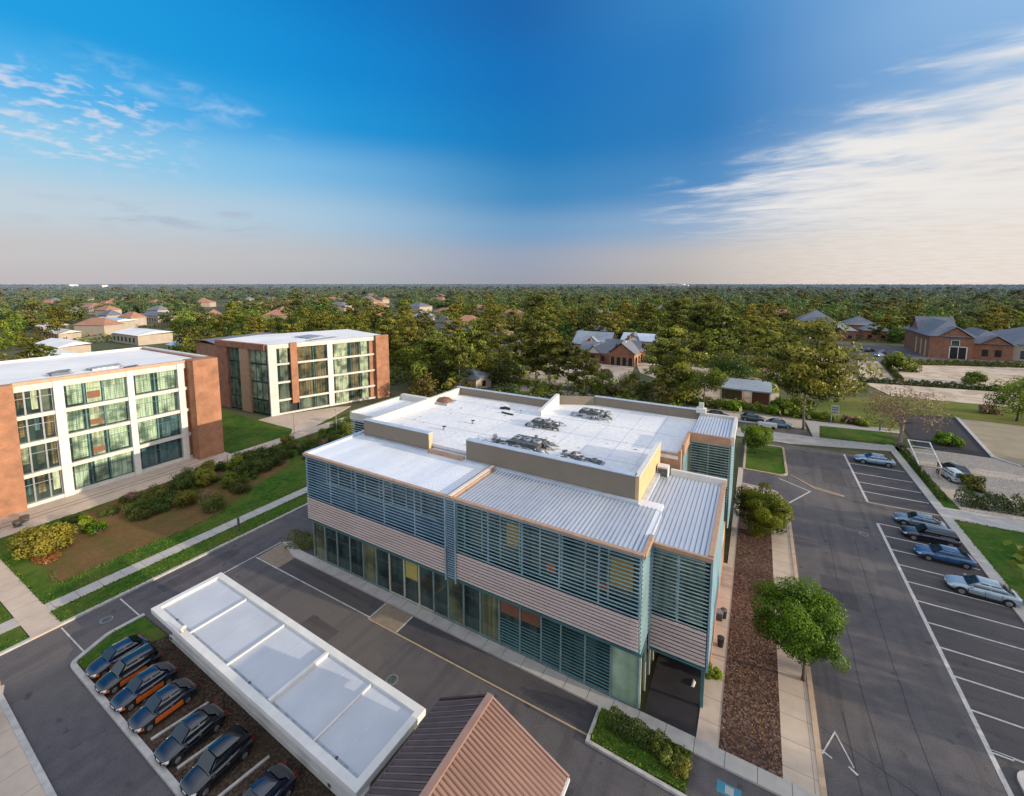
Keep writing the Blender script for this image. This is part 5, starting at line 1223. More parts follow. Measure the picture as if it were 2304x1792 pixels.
# white ladder frame (gate) on two timber posts beside the lot
t = thing('ladder_frame',(21.6,80,0),'white ladder like frame on wooden posts beside the gravel lot','frame')
a0=Vector((21.2,79.6)); b0=Vector((23.4,79.6))
MB().box(21.15,21.35,79.5,79.7,0,1.5).build('leg', M['kerb_warm'], t); MB().box(23.0,23.2,79.5,79.7,0,1.5).build('leg', M['kerb_warm'], t)
q=MB()
for x in (20.9,23.3): q.bar((x,79.6,1.5),(x-.6,83.2,4.0),.14,.14)
for k in range(5): z=1.6+.6*k; q.bar((20.85-.14*k,79.7+.85*k,z),(23.3-.14*k,79.7+.85*k,z),.1,.1)
q.build('rail', M['white'], t); MB().box(20.8,23.5,79.45,79.62,1.5,1.66).build('beam', M['kerb_warm'], t)
t = thing('hydrant',(-1.3,44.4,0),'dark low utility box on the walk beside the office flank','utility box'); MB().box(-1.6,-1.2,36.2,36.7,.12,.75).build('box', M['duct_dark'], t, bevel=.05); MB().box(-1.65,-1.15,36.15,36.75,.75,.82).build('lid', M['steel'], t)
t = thing('figure_stone',(-2.5,29.3,0),'small pale stone lying on the black entrance court','stone')
MB().add([(-2.62,29.0,.12),(-2.42,29.05,.12),(-2.36,29.5,.12),(-2.55,29.7,.12),(-2.5,29.15,.26),(-2.46,29.5,.24)],[(0,1,4),(1,2,5,4),(2,3,5),(3,0,4,5)]).build('body', M['cream'], t, smooth=True)
for (x,y,lb) in ((-71.2,13.6,'pair of dark planters on the terrace below the brick pier'),(-70.4,12.9,'round dark planter at the terrace edge')):
    t = thing('planter',(x,y,.14),lb,'planter'); MB().tube([(x,y,.14),(x,y,.75)],[.32,.42],14).build('pot', M['duct_dark'], t); MB().tube([(x,y,.76),(x,y,.80)],.36,14).build('earth', M['soil'], t)
for (x,y,lb) in ((-1.15,36.8,'black waste bin on the walk along the office flank, further from the entrance'),(-1.15,33.6,'black waste bin on the walk along the office flank, closer to the entrance')):
    t = thing('waste_bin',(x,y,.125),lb,'bin'); MB().tube([(x,y,.125),(x,y,.8)],[.2,.24],12).build('body', M['rubber'], t); MB().tube([(x,y,.81),(x,y,.87)],[.26,.1],12).build('lid', M['duct_dark'], t)
# ------------------------------------------------------------------ vegetation
def leaf_mesh(name, C, Nn, S, T, aspect=.62):
    """one mesh of many small leaf faces: centres, normals, sizes, tints"""
    n = len(C); r1 = rng.normal(size=(n,3)); Nn = Nn/np.maximum(np.linalg.norm(Nn,axis=1,keepdims=True),1e-6)
    U = np.cross(Nn,r1); U /= np.maximum(np.linalg.norm(U,axis=1,keepdims=True),1e-6); V = np.cross(Nn,U)
    U = U*(S*.5)[:,None]; V = V*(S*.5*aspect)[:,None]
    fold = Nn*(S*.12)[:,None]
    P4 = np.stack([C-U, C-V*1.0+fold*.0-U*.1, C+U, C+V+fold],axis=1).reshape(-1,3)
    me = bpy.data.meshes.new(name); me.vertices.add(4*n); me.vertices.foreach_set('co', P4.astype(np.float32).ravel())
    me.loops.add(4*n); me.loops.foreach_set('vertex_index', np.arange(4*n,dtype=np.int32))
    me.polygons.add(n); me.polygons.foreach_set('loop_start', np.arange(0,4*n,4,dtype=np.int32))
    at = me.attributes.new('tint','FLOAT','FACE'); at.data.foreach_set('value', np.clip(T,0,1).astype(np.float32))
    me.update(); me.validate(); return me

def unit(n):
    v = rng.normal(size=(n,3)); return v/np.linalg.norm(v,axis=1,keepdims=True)

def clumps_to_leaves(cl, per, size, centre, flat=1.0, rnd=.9):
    """cl: list of (centre, radius). leaves on the clump shells, normals outward from clump and crown"""
    C=[];Nn=[];T=[];S=[]
    for (c,rad) in cl:
        m = max(6,int(per*(rad/np.mean([q[1] for q in cl]))**2)); d = unit(m)
        rr_ = rad*(.55+.5*rng.random(m)**.6)
        p = np.asarray(c)+d*rr_[:,None]*np.array([1,1,flat]); C.append(p)
        out = p-np.asarray(centre); out/= np.maximum(np.linalg.norm(out,axis=1,keepdims=True),.01)
        Nn.append(d*.7+out*.5+rng.normal(size=(m,3))*rnd*.6+np.array([0,0,.25]))
        base = .22+.55*rng.random(); T.append(base+.30*d[:,2]+rng.normal(size=m)*.2); S.append(size*(.7+.6*rng.random(m)))  # upper leaves tinted lighter, top light put into the colour
    return np.concatenate(C),np.concatenate(Nn),np.concatenate(S),np.concatenate(T)

def broad_crown(h, r, z0, nC, per, size, squash=.8, lean=(0,0)):
    zc = z0+(h-z0)*.52; rz_ = (h-z0)*.5; cl=[]
    sub = unit(5)*np.array([r*.5,r*.5,rz_*.45])   # lobes make the outline uneven
    for i in range(nC):
        d = unit(1)[0]; k = .35+.62*rng.random()**.5
        p = np.array([d[0]*r*k, d[1]*r*k, zc+d[2]*rz_*k*squash+ (.12*rz_ if d[2]>0 else 0)])+sub[i%5]*.45
        p[0]+=lean[0]*(p[2]-z0)/(h-z0); p[1]+=lean[1]*(p[2]-z0)/(h-z0)
        cl.append((p, r*(.2+.16*rng.random())))
    return cl, (lean[0]*.5,lean[1]*.5,zc)

def pine_crown(h, r, z0, lev, per, dense=1.0):
    """limbs of unequal length carrying flat tufts; rounded irregular top, gaps between the tiers"""
    cl=[]; a0=rng.random()*6.28; skew=rng.normal(size=2)*.12*r
    for i in range(int(lev*3.4)):
        t_=rng.random()**.85; z=z0+(h-z0)*t_; L=r*(.38+.62*math.sin(math.pi*(.12+.80*t_)))*(.45+.65*rng.random())
        an=a0+i*2.399+rng.normal()*.4; ks=(.55,1.0) if L>r*.45 else (.8,)
        for k in ks:
            cl.append((np.array([L*k*math.cos(an)+skew[0]*t_,L*k*math.sin(an)+skew[1]*t_,z+.14*L*k+rng.normal()*.2]),max(.4,r*(.15+.13*rng.random())*(1.15-.3*t_))))
    cl.append((np.array([skew[0],skew[1],h]),r*.2)); return cl,(0,0,z0+(h-z0)*.4)

def trunk_mesh(name, h, rad, tips, bend=.3, sides=7):
    m = MB(); n = 6; pts=[]; bx_,by_ = rng.normal(size=2)*bend
    for i in range(n+1): t_=i/n; pts.append((bx_*math.sin(t_*2.2)*.6, by_*math.sin(t_*2.2)*.6, h*t_))
    m.tube(pts,[rad*(1.35 if i==0 else 1)*(1-.75*i/n) for i in range(n+1)],sides)
    for tp in tips:
        z = min(h*.95,max(h*.25,tp[2]-.35*math.hypot(tp[0],tp[1]))); t_=z/h
        b0 = (bx_*math.sin(t_*2.2)*.6, by_*math.sin(t_*2.2)*.6, z); mid_=((b0[0]+tp[0])*.5,(b0[1]+tp[1])*.5,(b0[2]+tp[2])*.5-.1)
        q = rad*(1-.7*t_)*.5; m.tube([b0,mid_,tuple(tp)],[q,q*.7,q*.25],5)
    me = bpy.data.meshes.new(name); me.from_pydata([tuple(v) for v in m.v],[],m.f); me.shade_smooth(); return me

class Tree:
    """a kind of tree: trunk mesh + crown mesh, placed many times"""
    def __init__(s, name, cat, trunk, crown, bark, leaf):
        s.name=name; s.cat=cat; s.trunk=trunk; s.crown=crown; s.n=0; s.leaf=leaf
        crown.materials.append(M[leaf]); 
        if trunk: trunk.materials.append(M[bark])
    def put(s, x, y, sc, rot, label, group=None, z=0.0):
        t = thing(s.name,(x,y,z),label,s.cat,group); t.rotation_euler.z = rot; t.scale = sc if hasattr(sc,'__len__') else (sc,sc,sc)
        if s.trunk:
            o = bpy.data.objects.new('trunk',s.trunk); col.objects.link(o); o.parent=t
        c = bpy.data.objects.new('crown',s.crown); col.objects.link(c); c.parent=t
        return t
def mk_broad(h,r,z0,nC,per,size,leaf,bark='bark',name='broadleaf_tree',rad=.16,squash=.85,lean=(0,0),cat='tree'):
    cl,ce = broad_crown(h,r,z0,nC,per,size,squash,lean); C,Nn,S,T = clumps_to_leaves(cl,per,size,ce)
    tips=[c[0] for c in cl[::max(1,len(cl)//7)]]
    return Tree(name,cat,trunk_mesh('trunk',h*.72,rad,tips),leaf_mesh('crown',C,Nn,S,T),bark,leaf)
def mk_pine(h,r,z0,lev,per,size,leaf='leaf_pine',bark='bark_pale',rad=.2):
    cl,ce = pine_crown(h,r,z0,lev,per); C,Nn,S,T = clumps_to_leaves(cl,per,size,ce,flat=.55)
    tips=[c[0] for c in cl[::max(1,len(cl)//9)]]
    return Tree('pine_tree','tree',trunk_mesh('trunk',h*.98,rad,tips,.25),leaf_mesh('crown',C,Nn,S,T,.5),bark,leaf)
def mk_shrub(h,r,nC,per,size,leaf,name='shrub'):
    cl=[]
    for i in range(nC):
        an=rng.random()*6.28; k=rng.random()**.6*r*.8; z=h*(.25+.55*rng.random())*(1-.35*(k/r)**2)
        cl.append((np.array([k*math.cos(an),k*math.sin(an),z]), r*.3*(.7+.6*rng.random())))
    C,Nn,S,T = clumps_to_leaves(cl,per,size,(0,0,h*.3)); keep=C[:,2]>.03; 
    tk = MB(); 
    for c in cl[:6]: tk.tube([(0,0,0),(c[0][0]*.5,c[0][1]*.5,c[0][2]*.6),tuple(c[0])],[.05,.035,.015],5)
    me = bpy.data.meshes.new('stem'); me.from_pydata([tuple(v) for v in tk.v],[],tk.f)
    return Tree(name,'shrub',me,leaf_mesh('crown',C[keep],Nn[keep],S[keep],T[keep]),'bark',leaf)

# --- bright street trees on the east verge
tA = mk_broad(6.2,2.75,1.9,70,560,.145,'leaf_bright',rad=.13,squash=.8,lean=(-.6,.6))
tA.put(4.0,33.3,(.92,.92,.97),.0,'bright green street tree leaning over the kerb, its thin trunk showing','street trees on the east verge')
tB = mk_broad(4.7,2.3,.5,56,480,.15,'leaf_bright',rad=.12,squash=.95)
tB.put(1.7,52.0,(1.0,1.15,1.0),.7,'bushy bright green tree filling the mulch bed by the office flank','street trees on the east verge')
tC = mk_broad(4.6,2.2,.8,40,260,.2,'leaf_bright',rad=.1)
tC.put(.9,77.0,1.0,.2,'bright yellow green tree on the small lawn island','street trees on the east verge')
sb = mk_shrub(1.1,.6,10,160,.10,'leaf_bright'); sb.put(-1.35,30.6,1,.3,'small round green shrub at the corner of the entrance walk')

# --- shrubs of the planting bed
sG = mk_shrub(2.6,2.0,46,150,.16,'leaf_yellow'); sG.put(-61.9,12.9,(1.25,1.25,1.05),.4,'large golden green shrub at the end of the planting bed')
sL = mk_shrub(1.9,1.0,14,170,.17,'leaf_bright'); sL.put(-62.8,16.3,1,.1,'lime green shrub behind the golden one'); sL.put(-60.8,16.8,.85,2.1,'lower lime green shrub beside the golden one')
sD = [mk_shrub(1.9,1.6,34,110,.14,'leaf_dark'), mk_shrub(2.5,1.3,34,100,.15,'leaf_broad'), mk_shrub(1.2,1.5,22,110,.13,'leaf_dark'), mk_shrub(1.7,1.0,26,60,.12,'leaf_autumn')]
g_sh = 'dark shrubs massed in the planting bed'
lab_sh = 'dark green shrub in the massed planting between the terrace walk and the soil bed'
rs = random.Random(4)
spots = []
for k in range(400):
    x = rs.uniform(-66.8,-54.5); y = rs.uniform(20.5,62)
    if y < 24 and x > -60.5: continue
    if y > 30 and x > -60 - (y-30)*.1 and y < 40: continue
    if x > -59 and y < 25: continue
    if 26.5 < y < 29.5 and x > -62: continue
    if any((x-a)**2+(y-b)**2 < 2.0 for a,b in spots): continue
    spots.append((x,y))
for i,(x,y) in enumerate(spots[:95]): 
    sD[rs.choice((0,0,1,2,3))].put(x,y,rs.uniform(.75,1.15),rs.uniform(0,6.3),lab_sh,g_sh)
for i,(x,y) in enumerate([(-65.2,19.2),(-66.4,16.2),(-65.0,14.6),(-66.9,21.5)]): sD[2].put(x,y,.8,i*1.3,'low sparse dark shrub at the terrace edge of the bed','low shrubs at the terrace edge')
# fallen golden leaves at the foot of the golden shrub
n=900; a_=rng.random(n)*6.28; r_=np.sqrt(rng.random(n))
C=np.stack([-59.9+1.7*r_*np.cos(a_),12.55+.95*r_*np.sin(a_),np.full(n,.15)+rng.random(n)*.05],axis=1)
me=leaf_mesh('fallen_leaves',C,np.tile([0,0,1.0],(n,1))+rng.normal(size=(n,3))*.3,np.full(n,.2),rng.random(n))
tag(link_mesh('fallen_leaves',me,leaf_mat('fallen_gold',(.30,.13,.03),(.62,.33,.10),trans=.1)),kind='stuff')
n=420; C=np.stack([-.6+3.0*rng.random(n),26+26*rng.random(n),np.full(n,.16)],axis=1)
me=leaf_mesh('fallen_leaves',C,np.tile([0,0,1.0],(n,1))+rng.normal(size=(n,3))*.3,np.full(n,.10),rng.random(n))
tag(link_mesh('fallen_leaves',me,leaf_mat('fallen_yellow',(.30,.16,.02),(.55,.42,.05),trans=.1)),kind='stuff')
# dwarf palm-like plant at the picture edge by the brick pier, shrub at the south-west pavement
sY = mk_shrub(2.6,1.0,14,90,.28,'leaf_yellow'); sY.put(-71.6,10.9,.9,.4,'dry golden shrub against the brick pier at the path')
sS = mk_shrub(1.5,.75,14,170,.13,'leaf_yellow'); sS.put(-39.6,4.6,1,.4,'yellow green shrub on the pale south pavement')
# hedge in the planted rectangle
def hedge(name, path, w, h, leaf, label, per=260, size=.13, z0=.1):
    C=[];Nn=[];T=[]
    for i in range(len(path)-1):
        a=np.array(path[i]);b=np.array(path[i+1]);L_=np.linalg.norm(b-a);m=int(per*L_)
        t_=rng.random(m);u2=rng.random(m);ang=u2*math.pi; d=np.array([-(b-a)[1],(b-a)[0]])/L_
        lump=1+.22*np.sin(t_*L_*2.3+i)+.14*np.sin(t_*L_*5.1)
        off=np.cos(ang)*w*.5*(.8+.3*rng.random(m)); z=z0+np.abs(np.sin(ang))**.7*h*lump*(.82+.25*rng.random(m))*np.where(rng.random(m)<.35,rng.random(m),1)
        p=a+(b-a)*t_[:,None]+d*off[:,None]; C.append(np.column_stack([p,z])); Nn.append(np.column_stack([d[0]*np.cos(ang),d[1]*np.cos(ang),np.sin(ang)])+rng.normal(size=(m,3))*.55); T.append(.45+.3*np.sin(ang)+rng.normal(size=m)*.2)  # hedge top tinted lighter, top light put into the colour
    C=np.concatenate(C);Nn=np.concatenate(Nn);T=np.concatenate(T)
    o=link_mesh(name,leaf_mesh(name,C,Nn,size*(.7+.6*rng.random(len(C))),T),M[leaf]); return tag(o,label,'hedge')
hedge('hedge',[(-6.7,24.0),(-5.2,23.85),(-3.9,23.9),(-2.4,23.75)],1.15,.85,'leaf_dark','dark low hedge in the small lawn rectangle beside the front walk',per=900,size=.11)
t=mk_shrub(1.25,.8,16,200,.11,'leaf_broad'); t.put(-3.2,23.6,1,.5,'rounded green shrub at the far end of the lawn rectangle hedge'); t.put(-2.5,23.3,.8,2.5,'smaller round shrub at the corner of the lawn rectangle')
hedge('hedge',[(-41.2,25.9),(-38.0,27.2),(-37.3,29.5)],1.9,1.1,'leaf_dark','dark hedge wrapped round the office corner at the west road',per=700,size=.13)
hedge('hedge',[(22.6,71.6),(27.5,71.9),(33,72.6)],1.9,1.6,'leaf_dark','dark hedge along the gravel lot edge by the diagonal walk',per=500,size=.2)
hedge('hedge',[(21.2,71),(21.3,82),(21.6,91)],.9,.8,'leaf_dark','thin low hedge between the east walk and the gravel lot',per=170,size=.18)
hedge('hedge',[(25.3,149.6),(45,153),(68,156.5)],1.6,1.2,'leaf_dark','thin dark hedge dividing the two sandy gravel lots',per=110,size=.4)
hedge('hedge',[(35.6,156.5),(38.2,190)],1.2,1.0,'leaf_dark','dark green strip cutting across the sandy lots',per=90,size=.4)
hedge('hedge',[(40,188),(58,196),(80,203)],2.2,1.4,'leaf_dark','dark hedge in front of the brick hall',per=110,size=.5)
hedge('hedge',[(-37.5,54),(-25,56),(-8,57)],2.4,2.0,'leaf_dark','dark hedge hidden along the back of the office',per=110,size=.35)
hedge('hedge',[(-12,104),(-2,105.5),(8,104.5),(14,104.5)],2.0,1.3,'leaf_broad','uneven hedge between the forecourt and the garden shelter',per=260,size=.3)
# garden shrubs beyond the forecourt
sM=[mk_shrub(2.6,2.2,22,90,.35,'leaf_broad'),mk_shrub(2.2,2.0,20,90,.35,'leaf_bright'),mk_shrub(1.6,1.6,14,80,.32,'leaf_autumn')]
for (x,y,k,s,lb) in [(5.6,106,1,1.5,'big lime green shrub behind the forecourt'),(3.9,104,1,.8,'small bright shrub beside the garden shelter'),(-3.6,103.6,1,.9,'bright fern like shrub in front of the garden shelter'),(9.0,108,0,1.3,'dark green shrub behind the pale pine'),(16.8,104.2,2,1.0,'brown shrub beside the lawn strip'),(18.2,102.6,0,.6,'low dark shrub by the lawn strip post'),(43,126,2,1.2,'brown shrub on the rough lawn'),(28.8,97.6,1,1.0,'lime green shrub at the foot of the brown tree'),(-30,104,2,1.6,'orange brown shrub in the clearing before the brick pavilion'),(-38,121,2,1.7,'rust coloured shrub below the brick pavilion'),(-44,126,2,1.5,'pale orange shrub below the joined brick house'),(39.5,176,0,2.2,'dark shrub at the crossing of the gravel lots'),(52,162,0,1.3,'dark shrub standing out of the lot hedge'),(26,78,0,.7,'dark plants beside the white car')]:
    sM[k].put(x,y,s,rs.uniform(0,6),lb)

# --- prominent single trees beyond the office
pBig=[mk_pine(19.4,8.2,6.0,19,95,.62), mk_pine(16.4,6.2,1.6,24,110,.56), mk_pine(23.5,4.8,5.0,24,70,.55), mk_pine(15.5,4.6,4.0,16,80,.55)]
pBig[0].put(8.5,95.0,1,.3,'very tall pine with a wide pale crown standing beside the side street')
pBig[1].put(-15.5,104,(1.05,1.05,1.0),1.1,'broad full pine behind the middle of the office roof')
pBig[2].put(-50.3,102,1,0,'tallest narrow pine behind the office roof')
pBig[3].put(-45.4,99.8,.95,2,'slender pale trunked pine next to the tallest one')
pBig[3].put(2.9,139.4,1.05,4,'slender pine between the clearing and the garden shelter')
pBig[1].put(-17,174,(1.1,1.1,1.15),3,'full pine behind the clearing with a pale trunk')
pBig[3].put(-40,99,.8,1,'pale trunked pine behind the white upstand of the office roof'); pBig[3].put(-35,96.5,.7,2.5,'small thin pine between the pale trunked pine and the clearing')
pBig[3].put(-62,84,.9,5,'thin pine close behind the white roof corner')
shadeT = [mk_broad(10.5,5.2,1.6,30,60,.7,'leaf_broad',rad=.24),mk_broad(9.5,4.8,1.2,30,60,.7,'leaf_broad',rad=.22)]  # tree row out of view, added to cast shade over lot and carport
for i,(x,y) in enumerate([(50,31),(51,39),(50,47),(52,55),(50,62),(51,68.5),(50,84),(52,92),(49,23),(51,15)]): shadeT[i%2].put(x,y,1+.1*math.sin(i*2),i*1.1,'leafy tree in the row along the far side of the east lawn','leafy trees along the far side of the east lawn')
for rel,d_,k,s,lb in [(-.235,128,2,.78,'tall narrow pine beyond the end pier of the second block'),(-.175,112,3,.95,'pale stemmed pine just beyond the second block'),(-.135,142,2,.85,'tall narrow pine below the wide grey roofed house'),(-.095,116,3,1.05,'pale stemmed pine in front of the wide grey roof'),(-.035,150,2,.8,'tall narrow pine midway between the second block and the tallest pine'),(.018,122,3,1.1,'pale stemmed pine west of the tallest pine'),(.05,185,2,.9,'tall narrow pine standing up above the wood behind the tallest pine'),(.405,196,1,1.1,'dense pine up the slope from the full pine'),(.455,168,3,1.15,'pale stemmed pine between the full pine and the slender one'),(.50,190,2,.8,'tall narrow pine behind the slender pine'),(.37,220,1,1.15,'dense pine high above the pavilion clearing'),(-.27,150,1,.9,'dense pine behind the second block end pier')]:
    an = math.pi/2+R(29.4795)-rel; pBig[k].put(d_*math.cos(an),d_*math.sin(an),s,rel*40,lb)
tU = mk_broad(8.4,4.4,3.2,40,110,.36,'leaf_broad',rad=.2,squash=.7); tU.put(-9.5,102.1,1,.5,'umbrella shaped tree with a forked trunk behind the office')
tBr = mk_broad(9.4,5.2,2.6,34,80,.30,'leaf_autumn',bark='bark_pale',rad=.34,squash=.75); tBr.put(21.6,92.6,1,.5,'thin crowned brown tree with a thick grey trunk by the last bay')
tR = mk_broad(8.6,4.6,1.4,44,120,.36,'leaf_broad',rad=.2); tR.put(45.5,121.5,1.0,.2,'round green tree cut by the picture edge beside the sandy lot')
for (x,y,k,s,lb) in [(-75,84,0,1.05,'dark round tree against the brick end pier'),(-69,90,1,1.1,'broad dark tree behind the office roof corner'),(-63,95,0,.9,'dark tree filling the gap behind the white roof'),(-56,96,1,.85,'low dark tree below the slender pine'),(-32,101,0,.55,'dark tree behind the back parapet'),(-22,100,1,.5,'low green tree behind the roof upstand'),(-27,108,0,.5,'green tree before the sunlit clearing'),(-4,124,1,1.0,'green tree behind the garden shelter')]:
    T_ = [globals().setdefault('tK0',mk_broad(9.5,4.8,1.2,40,110,.40,'leaf_broad',rad=.22)),globals().setdefault('tK1',mk_broad(8.5,5.2,1.0,40,110,.40,'leaf_dark',rad=.22))][k]
    T_.put(x,y,s,rs.uniform(0,6),lb)

# --- the wooded belt: individual trees out to about 300 m
yaw = R(29.4794715); cosy,siny = math.cos(yaw),math.sin(yaw)
def polar(dist, rel):   # rel: angle right of the view axis
    an = math.pi/2+yaw-rel; return dist*math.cos(an), dist*math.sin(an)
KEEP = [(-75,-44,-10,68),(-108,-70,-8,84),(-52,24,-20,72),(-14,75,60,103),(22,80,84,136),(-57,-32,116,160),(-12,6,103,122),(24,82,134,205),(30,104,203,256),(-62,-46,156,172),(-50,-32,174,188),(-148,-127,176,194),(-90,-75,140,154),(-260,-195,40,100),(-352,-300,70,122),(-135,-105,56,80),(38,56,282,302),(19,39,290,314),(0,16,230,248),(-78,-58,194,210),(-32,-14,194,210),(-34,-10,117,150),(4,26,104,136)]
def blocked(x,y,m=2):
    for a,b,w in BELT:
        k=math.hypot(a,b); dx,dy=a/k,b/k; t_=(x*dx+y*dy); off=abs(x*dy-y*dx)
        if k-58<t_<k+w*.7 and off<w*.62: return True
    d_=math.hypot(x,y); rel=math.pi/2+yaw-math.atan2(y,x)
    if (.085<rel<.335 and 58<d_<178) or (.56<rel<.70 and 100<d_<292) or (-.185<rel<-.075 and 150<d_<236) or (-.80<rel<-.66 and 100<d_<380) or (.30<rel<.40 and 100<d_<230): 
        if m>-1: return True
    return any(a-m<x<b+m and c-m<y<d+m for a,b,c,d in KEEP)
pF=[mk_pine(17,4.6,3.5,13,34,.85),mk_pine(20,4.9,5,14,34,.85),mk_pine(14,4.2,2.5,12,34,.8),mk_pine(18,5.6,4,13,36,.95)]
bF=[mk_broad(10,5.0,.8,26,42,.72,'leaf_broad',rad=.2),mk_broad(12,6.2,1.0,30,42,.8,'leaf_broad',rad=.24),mk_broad(9,5.4,.6,26,42,.72,'leaf_dark',rad=.2),mk_broad(8.5,4.4,.8,24,40,.65,'leaf_yellow',rad=.18)]
pts=[]; npine=nbroad=0
rs=random.Random(17)
tries=0
while tries<9000 and (npine<150 or nbroad<165):
    tries+=1
    rel=rs.uniform(-.93,.90); d_=60+(rs.random()**1.15)*260
    x,y=polar(d_,rel)
    if blocked(x,y): continue
    md = (8.5 if d_<150 else 6.0)+d_*.014
    if any((x-a)**2+(y-b)**2<md*md for a,b in pts): continue
    # open suburb to the far west: sparse
    if rel<-.3 and rs.random()<.72: continue
    pine = rs.random() < (.62 if -.35<rel<.55 else .35)
    if pine and npine<150:
        k=rs.randrange(4); s=rs.uniform(.62,1.0)*(.62 if d_<150 else .85 if d_<220 else 1); npine+=1
        pF[k].put(x,y,(s*rs.uniform(.9,1.15),s*rs.uniform(.9,1.15),s*(.85 if rel<-.2 else 1)),rs.uniform(0,6.3),'airy pine in the wooded belt behind the office','pines of the wooded belt')
    elif not pine and nbroad<165:
        k=rs.choice((0,0,1,1,2,2,3)); s=rs.uniform(.6,1.1)*(.66 if d_<150 else .9); nbroad+=1
        bF[k].put(x,y,(s*rs.uniform(.9,1.2),s*rs.uniform(.9,1.2),s),rs.uniform(0,6.3),'round leafy tree in the wooded belt behind the office','leafy trees of the wooded belt')
    else: continue
    pts.append((x,y))

# --- the rest of the wood, to the horizon: one mass nobody could count (geometry nodes instance the crowns)
far_cr=[]
for i,(kind,args) in enumerate([('b',(10,5.2,.3,22,26,1.1)),('b',(12,6.2,.3,24,26,1.25)),('p',(16,5.0,2,11,20,1.25)),('b',(9,6.0,.2,22,26,1.2))]):
    if kind=='b': cl,ce=broad_crown(args[0],args[1],args[2],args[3],args[4],args[5],.9); C,Nn,S,T=clumps_to_leaves(cl,args[4],args[5],ce)
    else: cl,ce=pine_crown(args[0],args[1],args[2],args[3],args[4]); C,Nn,S,T=clumps_to_leaves(cl,args[4],args[5],ce,flat=.55)
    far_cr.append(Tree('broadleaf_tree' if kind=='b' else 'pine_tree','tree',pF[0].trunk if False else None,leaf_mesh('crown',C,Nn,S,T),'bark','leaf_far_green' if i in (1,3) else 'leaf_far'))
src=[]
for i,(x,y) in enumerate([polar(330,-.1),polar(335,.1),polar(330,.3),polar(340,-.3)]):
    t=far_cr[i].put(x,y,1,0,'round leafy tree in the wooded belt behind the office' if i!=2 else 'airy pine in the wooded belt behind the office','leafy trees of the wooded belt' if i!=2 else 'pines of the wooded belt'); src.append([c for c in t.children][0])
V=[];SC_=[];RO=[];IX=[]
def ring(d0,d1,n,smin,smax,open_west=True):
    c=0
    while c<n:
        c+=1
        rel=rs.uniform(-1.0,.98); d_=math.sqrt(rs.uniform(d0*d0,d1*d1)); x,y=polar(d_,rel)
        if blocked(x,y,1): continue
        if any((x-a)**2+(y-b)**2<(w*.75)**2 for a,b,w in TH): continue
        if open_west and rel<-.12 and d_<1100:
            q=math.sin(x*.021+1)*math.sin(y*.027)+.35*math.sin(x*.06+y*.05)
            if q>-.05: continue
        if d_<330 and any((x-a)**2+(y-b)**2<22 for a,b in pts): continue
        V.append((x,y,-.4)); s=rs.uniform(smin,smax); SC_.append((s*rs.uniform(.9,1.35),s*rs.uniform(.9,1.35),min(s,1.35)*rs.uniform(.75,1.15))); RO.append(rs.uniform(0,6.3)); IX.append(rs.choice((0,0,0,1,1,1,3,3,3,2) if d_<1500 else (0,1,3)))
ring(190,330,700,.5,.85); ring(330,700,4200,.6,1.0); ring(700,1500,9000,.75,1.2,True); ring(1500,3400,9000,1.3,2.2,False); ring(3400,7500,7000,2.4,3.6,False)
me=bpy.data.meshes.new('distant_forest'); me.from_pydata(V,[],[])
at=me.attributes.new('scl','FLOAT_VECTOR','POINT'); at.data.foreach_set('vector',np.array(SC_,dtype=np.float32).ravel())
at=me.attributes.new('rot','FLOAT','POINT'); at.data.foreach_set('value',np.array(RO,dtype=np.float32))
at=me.attributes.new('idx','INT','POINT'); at.data.foreach_set('value',np.array(IX,dtype=np.int32))
fo=link_mesh('distant_forest',me,None); tag(fo,kind='stuff')
ng=bpy.data.node_groups.new('forest','GeometryNodeTree'); ng.interface.new_socket('Geometry',in_out='INPUT',socket_type='NodeSocketGeometry'); ng.interface.new_socket('Geometry',in_out='OUTPUT',socket_type='NodeSocketGeometry')
gi=ng.nodes.new('NodeGroupInput'); go=ng.nodes.new('NodeGroupOutput'); ip=ng.nodes.new('GeometryNodeInstanceOnPoints'); g2=ng.nodes.new('GeometryNodeGeometryToInstance')
for o in reversed(src):
    oi=ng.nodes.new('GeometryNodeObjectInfo'); oi.inputs['Object'].default_value=o; oi.transform_space='ORIGINAL'; ng.links.new(oi.outputs['Geometry'],g2.inputs[0])
def attr(nm,tp):
    n=ng.nodes.new('GeometryNodeInputNamedAttribute'); n.data_type=tp; n.inputs[0].default_value=nm; return [s for s in n.outputs if s.enabled and s.name=='Attribute'][0]
ng.links.new(gi.outputs[0],ip.inputs['Points']); ng.links.new(g2.outputs[0],ip.inputs['Instance']); ip.inputs['Pick Instance'].default_value=True
ng.links.new(attr('idx','INT'),ip.inputs['Instance Index']); ng.links.new(attr('scl','FLOAT_VECTOR'),ip.inputs['Scale'])
cx=ng.nodes.new('ShaderNodeCombineXYZ'); ng.links.new(attr('rot','FLOAT'),cx.inputs[2]); ng.links.new(cx.outputs[0],ip.inputs['Rotation'])
ng.links.new(ip.outputs[0],go.inputs[0])
md=fo.modifiers.new('scatter','NODES'); md.node_group=ng

